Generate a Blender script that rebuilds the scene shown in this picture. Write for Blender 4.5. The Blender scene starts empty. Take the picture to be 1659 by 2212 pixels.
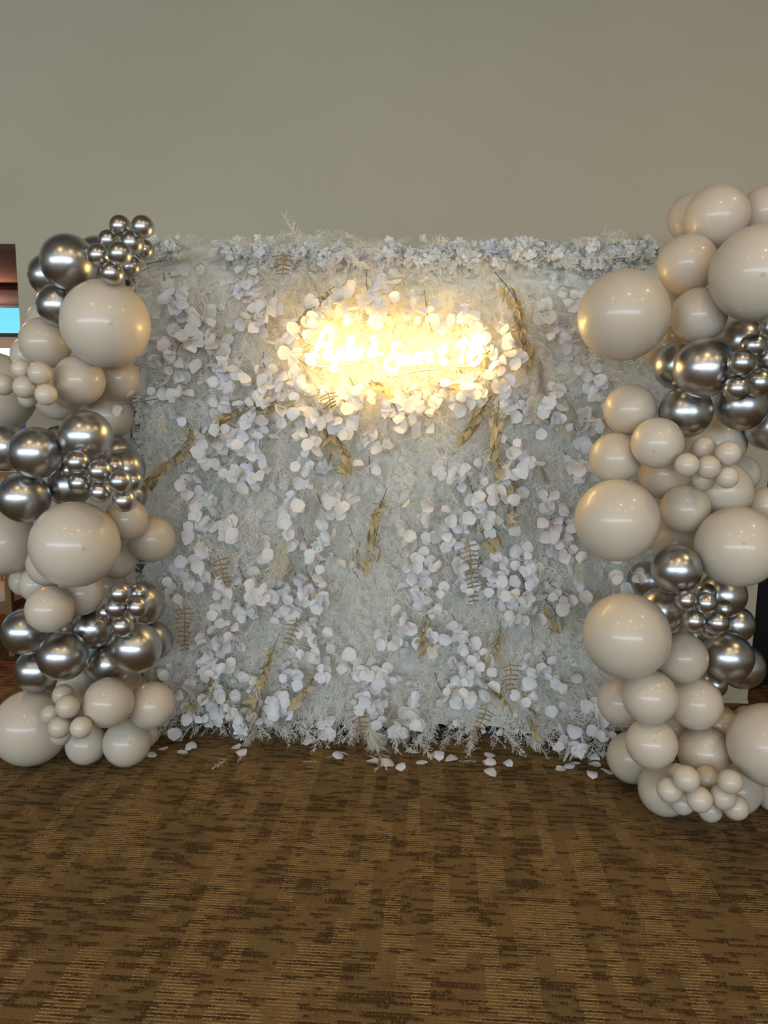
import bpy, math, random
import numpy as np
from mathutils import Vector, Matrix

random.seed(11)
rng = np.random.default_rng(11)
S = bpy.context.scene
C = S.collection
PI = math.pi

# ---------------------------------------------------------------- camera
CAM_Z = 1.62
pan, tilt, roll = math.radians(3.3), math.radians(8.8), 0.0145
fw = Vector((-math.sin(pan) * math.cos(tilt), math.cos(pan) * math.cos(tilt), -math.sin(tilt)))
rt0 = Vector((math.cos(pan), math.sin(pan), 0))
up0 = rt0.cross(fw)
rt = rt0 * math.cos(roll) + up0 * math.sin(roll)
up = up0 * math.cos(roll) - rt0 * math.sin(roll)
cd = bpy.data.cameras.new('camera')
cd.sensor_fit = 'VERTICAL'
cd.sensor_height = 32.0
cd.lens = 32.0 * 1600.0 / 2212.0
cd.clip_end = 60
cam = bpy.data.objects.new('camera', cd)
C.objects.link(cam)
cam.matrix_world = Matrix(((rt.x, up.x, -fw.x, 0), (rt.y, up.y, -fw.y, 0), (rt.z, up.z, -fw.z, CAM_Z), (0, 0, 0, 1)))
S.camera = cam

# ---------------------------------------------------------------- view, world, light
S.view_settings.view_transform = 'Standard'
S.view_settings.look = 'None'
S.view_settings.gamma = 1.0
S.view_settings.use_curve_mapping = False
S.view_settings.exposure = 0.10
S.cycles.use_denoising = True
S.cycles.max_bounces = 7
S.cycles.diffuse_bounces = 4
S.cycles.adaptive_threshold = 0.02
S.cycles.glossy_bounces = 5
S.cycles.caustics_reflective = False
S.cycles.caustics_refractive = False
S.cycles.sample_clamp_indirect = 6.0

w = bpy.data.worlds.new('world')
S.world = w
w.use_nodes = True
nt = w.node_tree
nt.nodes.clear()
tc = nt.nodes.new('ShaderNodeTexCoord')
sx = nt.nodes.new('ShaderNodeSeparateXYZ')
cr = nt.nodes.new('ShaderNodeValToRGB')
bgn = nt.nodes.new('ShaderNodeBackground')
wo = nt.nodes.new('ShaderNodeOutputWorld')
mr = nt.nodes.new('ShaderNodeMapRange')
mr.inputs[1].default_value = -0.2
mr.inputs[2].default_value = 0.6
nt.links.new(tc.outputs['Generated'], sx.inputs[0])
nt.links.new(sx.outputs['Z'], mr.inputs[0])
nt.links.new(mr.outputs[0], cr.inputs[0])
nt.links.new(cr.outputs[0], bgn.inputs['Color'])
nt.links.new(bgn.outputs[0], wo.inputs['Surface'])
el = cr.color_ramp.elements
def at_z(z): return (z + 0.2) / 0.8
el[0].position = 0.0; el[0].color = (0.02, 0.035, 0.11, 1)
el[1].position = 1.0; el[1].color = (0.10, 0.42, 0.80, 1)
for z, c in ((-0.01, (0.03, 0.05, 0.16, 1)), (0.0, (0.8, 0.9, 1.0, 1)), (0.050, (0.95, 0.98, 1.0, 1)), (0.072, (0.20, 0.74, 0.95, 1)), (0.3, (0.14, 0.60, 0.92, 1))):
    e = el.new(at_z(z)); e.color = c
bgn.inputs['Strength'].default_value = 1.15

def area(name, loc, rot, sx_, sy_, power, col, shape='RECTANGLE', spread=PI):
    l = bpy.data.lights.new(name, 'AREA')
    l.shape = shape; l.size = sx_; l.size_y = sy_; l.energy = power; l.color = col; l.spread = spread
    o = bpy.data.objects.new(name, l); C.objects.link(o)
    o.location = loc; o.rotation_euler = rot
    return o
# daylight through the row of windows in the rear wall (behind the camera)
WIN_X = tuple(-8.4 + 1.3 * i for i in range(10))
for x in WIN_X:
    area('window_daylight', (x, -4.02, 2.15), (PI / 2, 0, 0), 1.05, 0.95, 45, (0.71, 0.85, 1.0))
# warm ceiling downlights
for x, y, p in ((-3.6, -1.6, 13), (-1.6, -2.4, 13), (-0.2, -1.2, 13), (1.5, -1.7, 13), (-1.8, 0.2, 12), (0.6, 0.3, 13), (2.6, 1.6, 16), (2.8, -0.6, 15)):
    area('ceiling_downlight', (x, y, 4.22), (0, 0, 0), 0.15, 0.15, p, (1.0, 0.70, 0.36), 'DISK')
# warm lamps of the room beyond the opening
area('far_room_uplight', (-4.55, 6.8, 2.2), (PI, 0, 0), 0.3, 0.2, 20, (1.0, 0.52, 0.34))
area('far_room_downlight', (-4.2, 4.7, 2.7), (0, 0, 0), 0.15, 0.15, 16, (1.0, 0.55, 0.26), 'DISK')

area('far_room_downlight', (-3.3, 4.85, 2.6), (0, 0, 0), 0.15, 0.15, 20, (1.0, 0.50, 0.20), 'DISK')

# ---------------------------------------------------------------- node helper
class NB:
    def __init__(s, name):
        s.m = bpy.data.materials.new(name); s.m.use_nodes = True
        s.t = s.m.node_tree; s.t.nodes.clear()
        s.out = s.t.nodes.new('ShaderNodeOutputMaterial')
    def n(s, typ, **kw):
        o = s.t.nodes.new(typ)
        for k, v in kw.items(): setattr(o, k, v)
        return o
    def put(s, sock, v):
        if isinstance(v, bpy.types.NodeSocket): s.t.links.new(v, sock)
        elif isinstance(v, (tuple, list)): sock.default_value = tuple(v) + ((1,) if len(sock.default_value) == 4 and len(v) == 3 else ())
        else: sock.default_value = v
    def math(s, op, a, b=0.0, c=None):
        o = s.n('ShaderNodeMath', operation=op); s.put(o.inputs[0], a); s.put(o.inputs[1], b)
        if c is not None: s.put(o.inputs[2], c)
        return o.outputs[0]
    def mix(s, f, a, b):
        o = s.n('ShaderNodeMix', data_type='RGBA'); s.put(o.inputs[0], f); s.put(o.inputs[6], a); s.put(o.inputs[7], b)
        return o.outputs[2]
    def coord(s, which='Object'): return s.n('ShaderNodeTexCoord').outputs[which]
    def sep(s, v):
        o = s.n('ShaderNodeSeparateXYZ'); s.put(o.inputs[0], v); return o.outputs
    def comb(s, x, y, z=0.0):
        o = s.n('ShaderNodeCombineXYZ'); s.put(o.inputs[0], x); s.put(o.inputs[1], y); s.put(o.inputs[2], z); return o.outputs[0]
    def noise(s, v, scale, detail=2.0, rough=0.5):
        o = s.n('ShaderNodeTexNoise'); s.put(o.inputs['Vector'], v); o.inputs['Scale'].default_value = scale
        o.inputs['Detail'].default_value = detail; o.inputs['Roughness'].default_value = rough
        return o.outputs['Fac']
    def step(s, v, lo, hi):
        o = s.n('ShaderNodeMapRange'); s.put(o.inputs[0], v); o.inputs[1].default_value = lo; o.inputs[2].default_value = hi
        return o.outputs[0]
    def bump(s, h, strength, dist=0.01):
        o = s.n('ShaderNodeBump'); s.put(o.inputs['Height'], h); o.inputs['Strength'].default_value = strength; o.inputs['Distance'].default_value = dist
        return o.outputs[0]
    def bsdf(s, col, rough=0.5, metal=0.0, spec=0.5, normal=None, coat=0.0):
        o = s.n('ShaderNodeBsdfPrincipled'); s.put(o.inputs['Base Color'], col); s.put(o.inputs['Roughness'], rough)
        o.inputs['Metallic'].default_value = metal; o.inputs['Specular IOR Level'].default_value = spec
        o.inputs['Coat Weight'].default_value = coat; o.inputs['Coat Roughness'].default_value = 0.13
        if normal is not None: s.t.links.new(normal, o.inputs['Normal'])
        return o.outputs[0]
    def done(s, sh): s.t.links.new(sh, s.out.inputs['Surface']); return s.m
    def translucent(s, sh, col, f):
        t = s.n('ShaderNodeBsdfTranslucent'); s.put(t.inputs['Color'], col)
        x = s.n('ShaderNodeMixShader'); x.inputs[0].default_value = f
        s.t.links.new(sh, x.inputs[1]); s.t.links.new(t.outputs[0], x.inputs[2]); return x.outputs[0]

def plain(name, col, rough=0.6, metal=0.0, var=0.08, scale=20.0):
    b = NB(name); nz = b.noise(b.coord(), scale)
    d = tuple(c * (1 - var * 2) for c in col)
    return b.done(b.bsdf(b.mix(nz, d, col), rough, metal))

# wall paint
b = NB('wall_paint'); co = b.coord()
n1 = b.noise(co, 0.9, 3); n2 = b.noise(co, 260, 2)
c = b.mix(b.step(n1, 0.35, 0.65), (0.435, 0.388, 0.280), (0.462, 0.415, 0.306))
M_WALL = b.done(b.bsdf(c, 0.75, normal=b.bump(n2, 0.12, 0.002), spec=0.3))
M_CEIL = plain('ceiling_paint', (0.24, 0.21, 0.17), 0.9)
M_FARCEIL = plain('far_ceiling_paint', (0.40, 0.25, 0.20), 0.8)
M_TRIM = plain('trim_paint', (0.50, 0.46, 0.38), 0.5)

# carpet: woven rows, pale loop lines in blocks, dark dashes
def carpet(name, base, light, dark, olive):
    b = NB(name); co = b.coord(); x, y, z = b.sep(co)
    ROW = 0.0118
    M = b.math
    def nz(sx_, sy_, xx, yy_, off=0.0, det=1.0): return b.noise(b.comb(M('MULTIPLY', xx, sx_), M('MULTIPLY', yy_, sy_), off), 1.0, det)
    jag = M('MULTIPLY', M('SUBTRACT', nz(230, 80, x, y), 0.5), 0.0085)
    yy = M('DIVIDE', M('ADD', y, jag), ROW)
    row = M('FLOOR', yy); fy = M('FRACT', yy)
    xj = M('ADD', x, M('MULTIPLY', M('SUBTRACT', nz(3.0, 0.9, x, y, 5.0, 2.0), 0.5), 0.05))
    xe = M('ADD', xj, M('MULTIPLY', M('SUBTRACT', nz(1.0, 3.7, x, row, 2.0), 0.5), 0.02))
    cx = M('FLOOR', M('DIVIDE', xe, 0.050)); cy = M('FLOOR', M('DIVIDE', y, 0.060))
    blk = nz(0.62, 0.16, cx, cy, 0.0, 2.0)
    blkm = b.step(blk, 0.49, 0.55)
    line = M('MULTIPLY', b.step(fy, 0.52, 0.30), b.step(fy, 0.0, 0.14))
    lm = M('MULTIPLY', M('MULTIPLY', line, M('MULTIPLY_ADD', blkm, 0.90, 0.10)), b.step(nz(24, 9.1, x, row, 0.0, 2.0), 0.30, 0.50))
    xq = M('ADD', x, M('MULTIPLY', M('SUBTRACT', nz(150, 3.7, x, row), 0.5), 0.05))
    d1 = b.step(nz(9.0, 7.31, xq, row, 0.0, 2.0), 0.535, 0.57)
    d2 = b.step(nz(3.6, 5.77, xq, M('FLOOR', M('MULTIPLY', row, 0.5)), 9.0, 2.0), 0.55, 0.63)
    d3 = M('MULTIPLY', b.step(nz(5.0, 6.0, x, y, 14.0, 2.0), 0.52, 0.66), b.step(nz(60, 8.3, xq, row, 4.0), 0.40, 0.55))
    dm = M('MAXIMUM', M('MAXIMUM', d1, d2), M('MULTIPLY', d3, 0.55))
    dm = M('MULTIPLY', dm, b.step(nz(170, 85, x, y, 7.0), 0.25, 0.50))
    patch = nz(4.0, 5.0, x, y, 3.0, 3.0)
    loops = b.noise(co, 240, 3, 0.8)
    c = b.mix(b.step(patch, 0.52, 0.72), base, olive)
    c = b.mix(M('MULTIPLY', dm, 0.88), c, dark)
    c = b.mix(M('MULTIPLY', lm, 0.92), c, light)
    shade = M('MULTIPLY_ADD', loops, 2.7, -0.35)
    mx = b.n('ShaderNodeMix', data_type='RGBA', blend_type='MULTIPLY'); mx.inputs[0].default_value = 1.0
    b.put(mx.inputs[6], c); b.put(mx.inputs[7], b.comb(shade, shade, shade))
    h = M('ADD', M('MULTIPLY', loops, 0.8), M('SUBTRACT', M('MULTIPLY', lm, 0.5), M('MULTIPLY', dm, 0.4)))
    return b.done(b.bsdf(mx.outputs[2], 0.95, spec=0.1, normal=b.bump(h, 0.7, 0.004)))
M_CARPET = carpet('woven_carpet', (0.168, 0.104, 0.043), (0.40, 0.265, 0.112), (0.042, 0.022, 0.008), (0.125, 0.088, 0.039))
M_CARPET2 = carpet('red_brown_carpet', (0.16, 0.07, 0.035), (0.26, 0.12, 0.06), (0.05, 0.02, 0.012), (0.11, 0.05, 0.025))

# balloon skins: darker where the rubber is thick at the tip
def tip(b, strength):
    x, y, z = b.sep(b.coord())
    d = b.math('SQRT', b.math('ADD', b.math('MULTIPLY', x, x), b.math('MULTIPLY', y, y)))
    near = b.math('MULTIPLY', b.step(d, 0.07, 0.02), b.math('GREATER_THAN', z, 0.5))
    r = b.n('ShaderNodeObjectInfo').outputs['Random']
    return b.math('MULTIPLY', near, b.math('MULTIPLY', b.step(r, 0.55, 0.75), strength)), r
b = NB('cream_latex'); t, r = tip(b, 0.55)
c = b.mix(r, (0.55, 0.468, 0.36), (0.605, 0.525, 0.415))
c = b.mix(t, c, (0.33, 0.27, 0.21))
M_CREAM = b.done(b.bsdf(c, 0.42, spec=0.5, coat=0.30))
b = NB('chrome_latex'); t, r = tip(b, 0.45)
sm = b.noise(b.coord(), 3.0, 3)
c = b.mix(r, (0.47, 0.47, 0.465), (0.53, 0.525, 0.515))
c = b.mix(t, c, (0.25, 0.23, 0.2))
M_CHROME = b.done(b.bsdf(c, b.math('MULTIPLY_ADD', sm, 0.12, 0.25), 1.0))

# foliage
def leafmat(name, c1, c2, trans=0.3, scale=6.0, rough=0.65, obj_random=False):
    b = NB(name)
    if obj_random: f = b.n('ShaderNodeObjectInfo').outputs['Random']
    else: f = b.step(b.noise(b.coord(), scale, 2), 0.35, 0.65)
    c = b.mix(f, c1, c2)
    return b.done(b.translucent(b.bsdf(c, rough, spec=0.3), c, trans))
M_EUC = leafmat('white_fabric_leaf', (0.79, 0.80, 0.84), (0.86, 0.83, 0.79), 0.28, 7.0)
M_EUCO = leafmat('white_fabric_leaf_single', (0.79, 0.80, 0.84), (0.86, 0.82, 0.78), 0.28, obj_random=True)
M_FROND = leafmat('frosted_fern', (0.95, 0.94, 0.89), (0.95, 0.925, 0.89), 0.42, 3.0)
M_MAT = leafmat('pale_floret', (0.86, 0.87, 0.79), (0.90, 0.87, 0.79), 0.3, 3.5)
M_HYD = leafmat('hydrangea_petal', (0.78, 0.80, 0.83), (0.80, 0.82, 0.76), 0.3, 4.0)
M_GOLD = leafmat('dried_golden_leaf', (0.44, 0.34, 0.17), (0.56, 0.45, 0.26), 0.2, obj_random=True)
M_FERN = plain('brown_fern', (0.33, 0.21, 0.08), 0.7)
M_STEM = plain('dark_stem', (0.12, 0.07, 0.05), 0.7)
M_PSTEM = plain('pale_stem', (0.60, 0.56, 0.46), 0.7)
M_PAMP = leafmat('cream_pampas', (0.80, 0.75, 0.62), (0.84, 0.79, 0.66), 0.3)
M_PAMPB = leafmat('brown_pampas', (0.50, 0.42, 0.33), (0.56, 0.47, 0.38), 0.2)
M_BACK = plain('panel_fabric', (0.84, 0.84, 0.77), 0.9, scale=9)
M_METAL = plain('grey_blue_steel', (0.20, 0.23, 0.30), 0.4, 0.7)
M_BLACKM = plain('black_steel', (0.02, 0.02, 0.02), 0.5)
M_WOOD = plain('brown_wood', (0.20, 0.10, 0.035), 0.4, scale=8)
M_OWOOD = plain('orange_wood', (0.50, 0.24, 0.09), 0.45, scale=5)
M_CUSH = plain('pale_upholstery', (0.55, 0.50, 0.45), 0.8)
M_BLACK = plain('black_drape', (0.006, 0.006, 0.006), 0.9)
M_DARK = plain('dark_bronze_metal', (0.03, 0.022, 0.018), 0.5)
M_TAN = plain('tan_frame', (0.62, 0.50, 0.34), 0.6)
M_GREY = plain('grey_valance', (0.34, 0.30, 0.30), 0.8)
M_CORD = plain('white_cable', (0.8, 0.78, 0.72), 0.5)
b = NB('glass'); g = b.n('ShaderNodeBsdfGlass'); g.inputs['Roughness'].default_value = 0; g.inputs['IOR'].default_value = 1.45
tr = b.n('ShaderNodeBsdfTransparent'); mxs = b.n('ShaderNodeMixShader'); mxs.inputs[0].default_value = 0.06
gl = b.n('ShaderNodeBsdfGlossy'); gl.inputs['Roughness'].default_value = 0.02
b.t.links.new(tr.outputs[0], mxs.inputs[1]); b.t.links.new(gl.outputs[0], mxs.inputs[2])
M_GLASS = b.done(mxs.outputs[0])
b = NB('neon_tube'); e = b.n('ShaderNodeEmission'); e.inputs['Color'].default_value = (1.0, 0.64, 0.19, 1); e.inputs['Strength'].default_value = 40
M_NEON = b.done(e.outputs[0])

# ---------------------------------------------------------------- mesh helpers
class MB:
    """Collects vertices and faces of one mesh."""
    def __init__(s): s.v = []; s.f = []
    def add(s, vs, fs):
        o = len(s.v); s.v += [tuple(p) for p in vs]; s.f += [tuple(i + o for i in f) for f in fs]; return s
    def box(s, lo, hi):
        (a, b_, c_), (d, e_, f_) = lo, hi
        return s.add([(a, b_, c_), (d, b_, c_), (d, e_, c_), (a, e_, c_), (a, b_, f_), (d, b_, f_), (d, e_, f_), (a, e_, f_)],
                     [(3, 2, 1, 0), (4, 5, 6, 7), (0, 1, 5, 4), (1, 2, 6, 5), (2, 3, 7, 6), (3, 0, 4, 7)])
    def tube(s, pts, r, sides=6, taper=1.0):
        pts = [Vector(p) for p in pts]; n = len(pts); ring = []
        prev = None
        for i, p in enumerate(pts):
            t = (pts[min(i + 1, n - 1)] - pts[max(i - 1, 0)]).normalized()
            if prev is None:
                a = t.orthogonal().normalized()
            else:
                a = (prev - t * prev.dot(t))
                a = a.normalized() if a.length > 1e-6 else t.orthogonal().normalized()
            prev = a; bb = t.cross(a)
            rr = r * (1 + (taper - 1) * i / max(n - 1, 1))
            ring.append([p + (a * math.cos(2 * PI * k / sides) + bb * math.sin(2 * PI * k / sides)) * rr for k in range(sides)])
        vs = [q for rg in ring for q in rg]; fs = []
        for i in range(n - 1):
            for k in range(sides):
                fs.append((i * sides + k, i * sides + (k + 1) % sides, (i + 1) * sides + (k + 1) % sides, (i + 1) * sides + k))
        fs.append(tuple(range(sides))[::-1]); fs.append(tuple((n - 1) * sides + k for k in range(sides)))
        return s.add(vs, fs)
    def mesh(s, name, m, smooth=False):
        me = bpy.data.meshes.new(name); me.from_pydata(s.v, [], s.f); me.materials.append(m)
        if smooth: me.polygons.foreach_set('use_smooth', [True] * len(me.polygons))
        me.update(); return me
    def build(s, name, m, parent=None, smooth=False): return link(name, s.mesh(name, m, smooth), parent)

def link(name, me, parent=None):
    o = bpy.data.objects.new(name, me); C.objects.link(o)
    if parent is not None: o.parent = parent
    return o
def np_mesh(name, V, F, m, smooth=False):
    """V (n,3), F (k,3) triangles -> mesh, quickly."""
    me = bpy.data.meshes.new(name)
    V = np.ascontiguousarray(V, dtype=np.float32); F = np.ascontiguousarray(F, dtype=np.int32)
    me.vertices.add(len(V)); me.vertices.foreach_set('co', V.ravel())
    me.loops.add(F.size); me.loops.foreach_set('vertex_index', F.ravel())
    me.polygons.add(len(F)); me.polygons.foreach_set('loop_start', np.arange(0, F.size, 3, dtype=np.int32))
    me.update(calc_edges=True); me.validate()
    if smooth: me.polygons.foreach_set('use_smooth', np.ones(len(F), dtype=bool))
    me.materials.append(m); return me
def tag(o, label=None, cat=None, group=None, kind=None):
    if label: o['label'] = label
    if cat: o['category'] = cat
    if group: o['group'] = group
    if kind: o['kind'] = kind
    return o
def empty(name, loc=(0, 0, 0)):
    o = bpy.data.objects.new(name, None); o.empty_display_size = 0.1; C.objects.link(o); o.location = loc; return o
def struct(name, mb, m, parent=None):
    o = mb.build(name, m, parent)
    if parent is None: o['kind'] = 'structure'
    return o
def spline(pts, k=6):
    P = [Vector(p) for p in pts]; out = []
    for i in range(len(P) - 1):
        a = P[max(i - 1, 0)]; b_ = P[i]; c_ = P[i + 1]; d = P[min(i + 2, len(P) - 1)]
        for j in range(k):
            t = j / k
            out.append(0.5 * ((2 * b_) + (c_ - a) * t + (2 * a - 5 * b_ + 4 * c_ - d) * t * t + (3 * b_ - a - 3 * c_ + d) * t ** 3))
    out.append(P[-1]); return out

# ---------------------------------------------------------------- the room
WY = 3.95
XL, XR, YR, H = -10.0, 5.2, -4.0, 4.3
struct('floor', MB().box((XL, YR, -0.1), (XR, 3.97, 0)), M_CARPET)
struct('floor_far', MB().box((XL, 3.97, -0.1), (XR, 7.3, 0)), M_CARPET2)
struct('ceiling', MB().box((XL, YR, H), (XR, 4.1, H + 0.1)), M_CEIL)
mb = MB().box((-2.195, WY, 0), (1.772, WY + 0.14, H)).box((XL, WY, 2.391), (-2.195, WY + 0.14, H))
struct('wall_back', mb, M_WALL)
struct('baseboard_back', MB().box((-2.18, WY - 0.012, 0), (1.772, WY, 0.022)), M_TRIM)
struct('wall_left', MB().box((XL - 0.1, YR, 0), (XL, WY, H)), M_WALL)
struct('wall_right', MB().box((XR, YR, 0), (XR + 0.1, 7.3, H)), M_WALL)
mb = MB().box((XL, YR - 0.15, 0), (XR, YR, 1.65)).box((XL, YR - 0.15, 2.65), (XR, YR, H))
xs = [XL] + [v for x in WIN_X for v in (x - 0.55, x + 0.55)] + [XR]
for i in range(0, len(xs), 2): mb.box((xs[i], YR - 0.15, 1.65), (xs[i + 1], YR, 2.65))
struct('wall_rear', mb, M_WALL)
for i, x in enumerate(WIN_X):
    f = MB()
    f.box((x - 0.55, YR - 0.10, 1.65), (x - 0.50, YR - 0.05, 2.65)).box((x + 0.50, YR - 0.10, 1.65), (x + 0.55, YR - 0.05, 2.65))
    f.box((x - 0.5, YR - 0.10, 1.65), (x + 0.5, YR - 0.05, 1.70)).box((x - 0.5, YR - 0.10, 2.60), (x + 0.5, YR - 0.05, 2.65))
    o = struct('window_%d' % (i + 2), f, M_DARK)
    MB().box((x - 0.5, YR - 0.08, 1.70), (x + 0.5, YR - 0.075, 2.60)).build('pane', M_GLASS, o)

# room beyond the opening
struct('ceiling_far', MB().box((XL, 4.09, 2.62), (1.9, 7.0, 2.72)), M_FARCEIL)
mb = MB().box((XL, 7.0, 0), (XR, 7.12, 0.92)).box((-2.6, 7.0, 0.92), (XR, 7.12, H)).box((XL, 7.0, 2.72), (-2.6, 7.12, H))
struct('wall_far', mb, M_WALL)
struct('wall_left_far', MB().box((XL - 0.1, WY, 0), (XL, 7.12, H)), M_WALL)
win = struct('window_1', MB().box((XL, 6.96, 2.565), (-2.6, 7.02, 2.615)).box((XL, 6.96, 2.135), (-2.6, 7.02, 2.17)), M_DARK)
MB().box((XL, 6.97, 2.035), (-2.6, 7.03, 2.135)).build('transom', M_TAN, win)
for x in (-5.2, -3.05): MB().box((x - 0.03, 6.97, 0.92), (x + 0.03, 7.03, 2.035)).build('mullion', M_TAN, win)
MB().box((XL, 7.035, 2.17), (-2.6, 7.04, 2.42)).build('pane', M_GLASS, win)
MB().box((XL, 7.035, 0.92), (-2.6, 7.04, 2.035)).build('pane', M_GLASS, win)
mb = MB()
mb.tube([(XL, 6.90, 2.50), (-2.6, 6.90, 2.50)], 0.058, 16).box((XL, 6.945, 2.41), (-2.6, 6.952, 2.56)).box((XL, 6.935, 2.40), (-2.6, 6.96, 2.42))
bl = mb.build('roller_blind', M_GREY); tag(bl, 'grey rolled up blind at the top of the far room window', 'blind')
pt = struct('wall_partition', MB().box((-4.6, 5.25, 0.05), (-2.75, 5.33, 1.0)), M_OWOOD)
MB().box((-4.62, 5.23, 1.0), (-2.73, 5.35, 1.04)).build('cap', M_WOOD, pt)
MB().box((-4.6, 5.24, 0), (-2.75, 5.34, 0.05)).build('plinth', M_DARK, pt)
for k in range(5): MB().box((-4.55 + 0.36 * k, 5.238, 0.14), (-4.25 + 0.36 * k, 5.25, 0.92)).build('panel', M_OWOOD, pt)

# wooden chair just past the opening
ch = empty('wooden_chair', (-2.78, 4.42, 0))
tag(ch, 'brown wooden chair with pale round cushion in the room past the opening', 'chair')
for sx_, sy_ in ((0.235, -0.14), (0.235, 0.22)):
    p = [(sx_, sy_, 0), (sx_, sy_, 0.45), (sx_ + 0.03, sy_, 0.98)]
    MB().tube([Vector(q) for q in p], 0.026, 4).build('leg', M_WOOD, ch)
for sx_, sy_ in ((-0.2, -0.14), (-0.2, 0.22)):
    MB().tube([Vector((sx_, sy_, 0)), Vector((sx_, sy_, 0.31))], 0.024, 4).build('leg', M_WOOD, ch)
MB().box((-0.22, -0.16, 0.27), (0.22, 0.24, 0.325)).build('seat_frame', M_WOOD, ch)
cv = []; cf = []
NR, NS = 7, 20
for i in range(NR + 1):
    a = PI / 2 * i / NR
    for k in range(NS):
        cv.append((0.20 * math.cos(a) * math.cos(2 * PI * k / NS) - 0.01, 0.185 * math.cos(a) * math.sin(2 * PI * k / NS) + 0.04, 0.325 + 0.09 * math.sin(a)))
for i in range(NR):
    for k in range(NS): cf.append((i * NS + k, i * NS + (k + 1) % NS, (i + 1) * NS + (k + 1) % NS, (i + 1) * NS + k))
MB().add(cv, cf).build('cushion', M_CUSH, ch, True)
for z in (0.55, 0.72, 0.89):
    MB().box((0.24, -0.13, z), (0.265, 0.21, z + 0.07)).build('back_slat', M_WOOD, ch)

# black curtain past the end of the wall
mb = MB(); N = 90; vs = []; fs = []
for i in range(N + 1):
    x = 1.72 + 2.2 * i / N; y = 4.16 + 0.035 * math.sin(i * 0.75) + 0.012 * math.sin(i * 1.9)
    for q in (0, 1):
        vs += [(x, y + 0.008 * q, 0.01), (x, y + 0.008 * q, H - 0.02)]
for i in range(N):
    a = i * 4; b_ = a + 4
    fs += [(a, b_, b_ + 1, a + 1), (a + 2, a + 3, b_ + 3, b_ + 2), (a, a + 2, b_ + 2, b_), (a + 1, b_ + 1, b_ + 3, a + 3)]
fs += [(0, 1, 3, 2), (N * 4, N * 4 + 2, N * 4 + 3, N * 4 + 1)]
o = mb.add(vs, fs).build('black_curtain', M_BLACK, None, True)
tag(o, 'black full-height curtain past the end of the beige wall', 'curtain')

# ---------------------------------------------------------------- flower wall
FX0, FX1, FH = -1.345, 1.06, 2.30
fwall = empty('flower_panel', ((FX0 + FX1) / 2, 3.45, 0))
tag(fwall, 'white artificial flower wall of ferns, round leaves and dried golden sprigs', 'flower wall', kind='thing')
IW = Matrix.Translation(-fwall.location)
def fpart(name, me, parent=None):
    o = link(name, me, parent or fwall)
    return o
def shift(mb):
    L = fwall.location
    mb.v = [(p[0] - L.x, p[1] - L.y, p[2] - L.z) for p in mb.v]; return mb
LOC = np.array(fwall.location, dtype=np.float32)
shift(MB().box((FX0 + 0.02, 3.40, 0.06), (FX1 - 0.02, 3.43, FH - 0.03))).build('backing_panel', M_BACK, fwall)
for x in (-1.38, 1.13):
    shift(MB().tube([(x, 3.44, 0), (x, 3.44, FH - 0.1)], 0.024, 12)).build('frame_post', M_METAL, fwall, True)
shift(MB().box((-1.38, 3.43, 0.0), (1.13, 3.47, 0.03))).build('base_rail', M_BLACKM, fwall)
shift(MB().box((-1.38, 3.43, FH - 0.13), (1.13, 3.47, FH - 0.10))).build('top_rail', M_BLACKM, fwall)

def rot_basis(d, spin):
    """3x3 whose columns are x, y, z; z along d, spun about it."""
    d = d / np.linalg.norm(d)
    a = np.array([0, 1.0, 0]) if abs(d[1]) < 0.9 else np.array([1.0, 0, 0])
    x = np.cross(a, d); x /= np.linalg.norm(x); y = np.cross(d, x)
    return np.stack([x * math.cos(spin) + y * math.sin(spin), -x * math.sin(spin) + y * math.cos(spin), d], axis=1)
def scatter(name, temps, items, m, kind='stuff', parent=None):
    """Join transformed copies of (V, F) templates into one mesh. items: (template, 3x3, origin)."""
    Vs, Fs, o = [], [], 0
    for ti, R, T in items:
        V, F = temps[ti]
        Vs.append(V @ R.T + T - LOC); Fs.append(F + o); o += len(V)
    ob = fpart(name, np_mesh(name, np.concatenate(Vs), np.concatenate(Fs), m), parent)
    if kind: ob['kind'] = kind
    return ob

# feathery fern frond template: stem along +z, length 1
def frond(seed, L=1.0, nside=30, flat=0.55):
    r = np.random.default_rng(seed); V = []; F = []
    def tri(a, b_, c_): F.append((len(V), len(V) + 1, len(V) + 2)); V.extend([a, b_, c_])
    def seg(p, q, w0, w1):
        d = q - p; n = np.cross(d, r.normal(size=3)); n /= np.linalg.norm(n) + 1e-9
        i = len(V); V.extend([p - n * w0, p + n * w0, q + n * w1, q - n * w1]); F.append((i, i + 1, i + 2)); F.append((i, i + 2, i + 3))
    bend = r.normal(scale=0.10, size=2)
    def stem(u): return np.array([bend[0] * u * u, bend[1] * u * u, u])
    for k in range(8): seg(stem(k / 8), stem((k + 1) / 8), 0.0065, 0.0055)
    for k in range(nside):
        u = 0.10 + 0.88 * k / nside
        p = stem(u); s = 1 if k % 2 else -1
        az = (0 if s > 0 else PI) + r.normal(scale=flat)
        el_ = r.uniform(0.6, 1.1)
        d = np.array([math.cos(az) * math.sin(el_), math.sin(az) * math.sin(el_), math.cos(el_)])
        l = r.uniform(0.20, 0.36) * (1.08 - 0.75 * u)
        q = p + d * l
        seg(p, q, 0.0050, 0.0035)
        for j in range(8):
            t = (j + 0.8) / 8.6; a = p + (q - p) * t
            dd = d + r.normal(scale=0.75, size=3); dd /= np.linalg.norm(dd)
            e = a + dd * r.uniform(0.028, 0.062)
            n = np.cross(dd, r.normal(size=3)); n /= np.linalg.norm(n) + 1e-9
            tri(a - n * 0.0060, a + n * 0.0060, e)
    return np.array(V, dtype=np.float32), np.array(F, dtype=np.int32)
FR = [frond(s) for s in range(8)]
items = []
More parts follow.
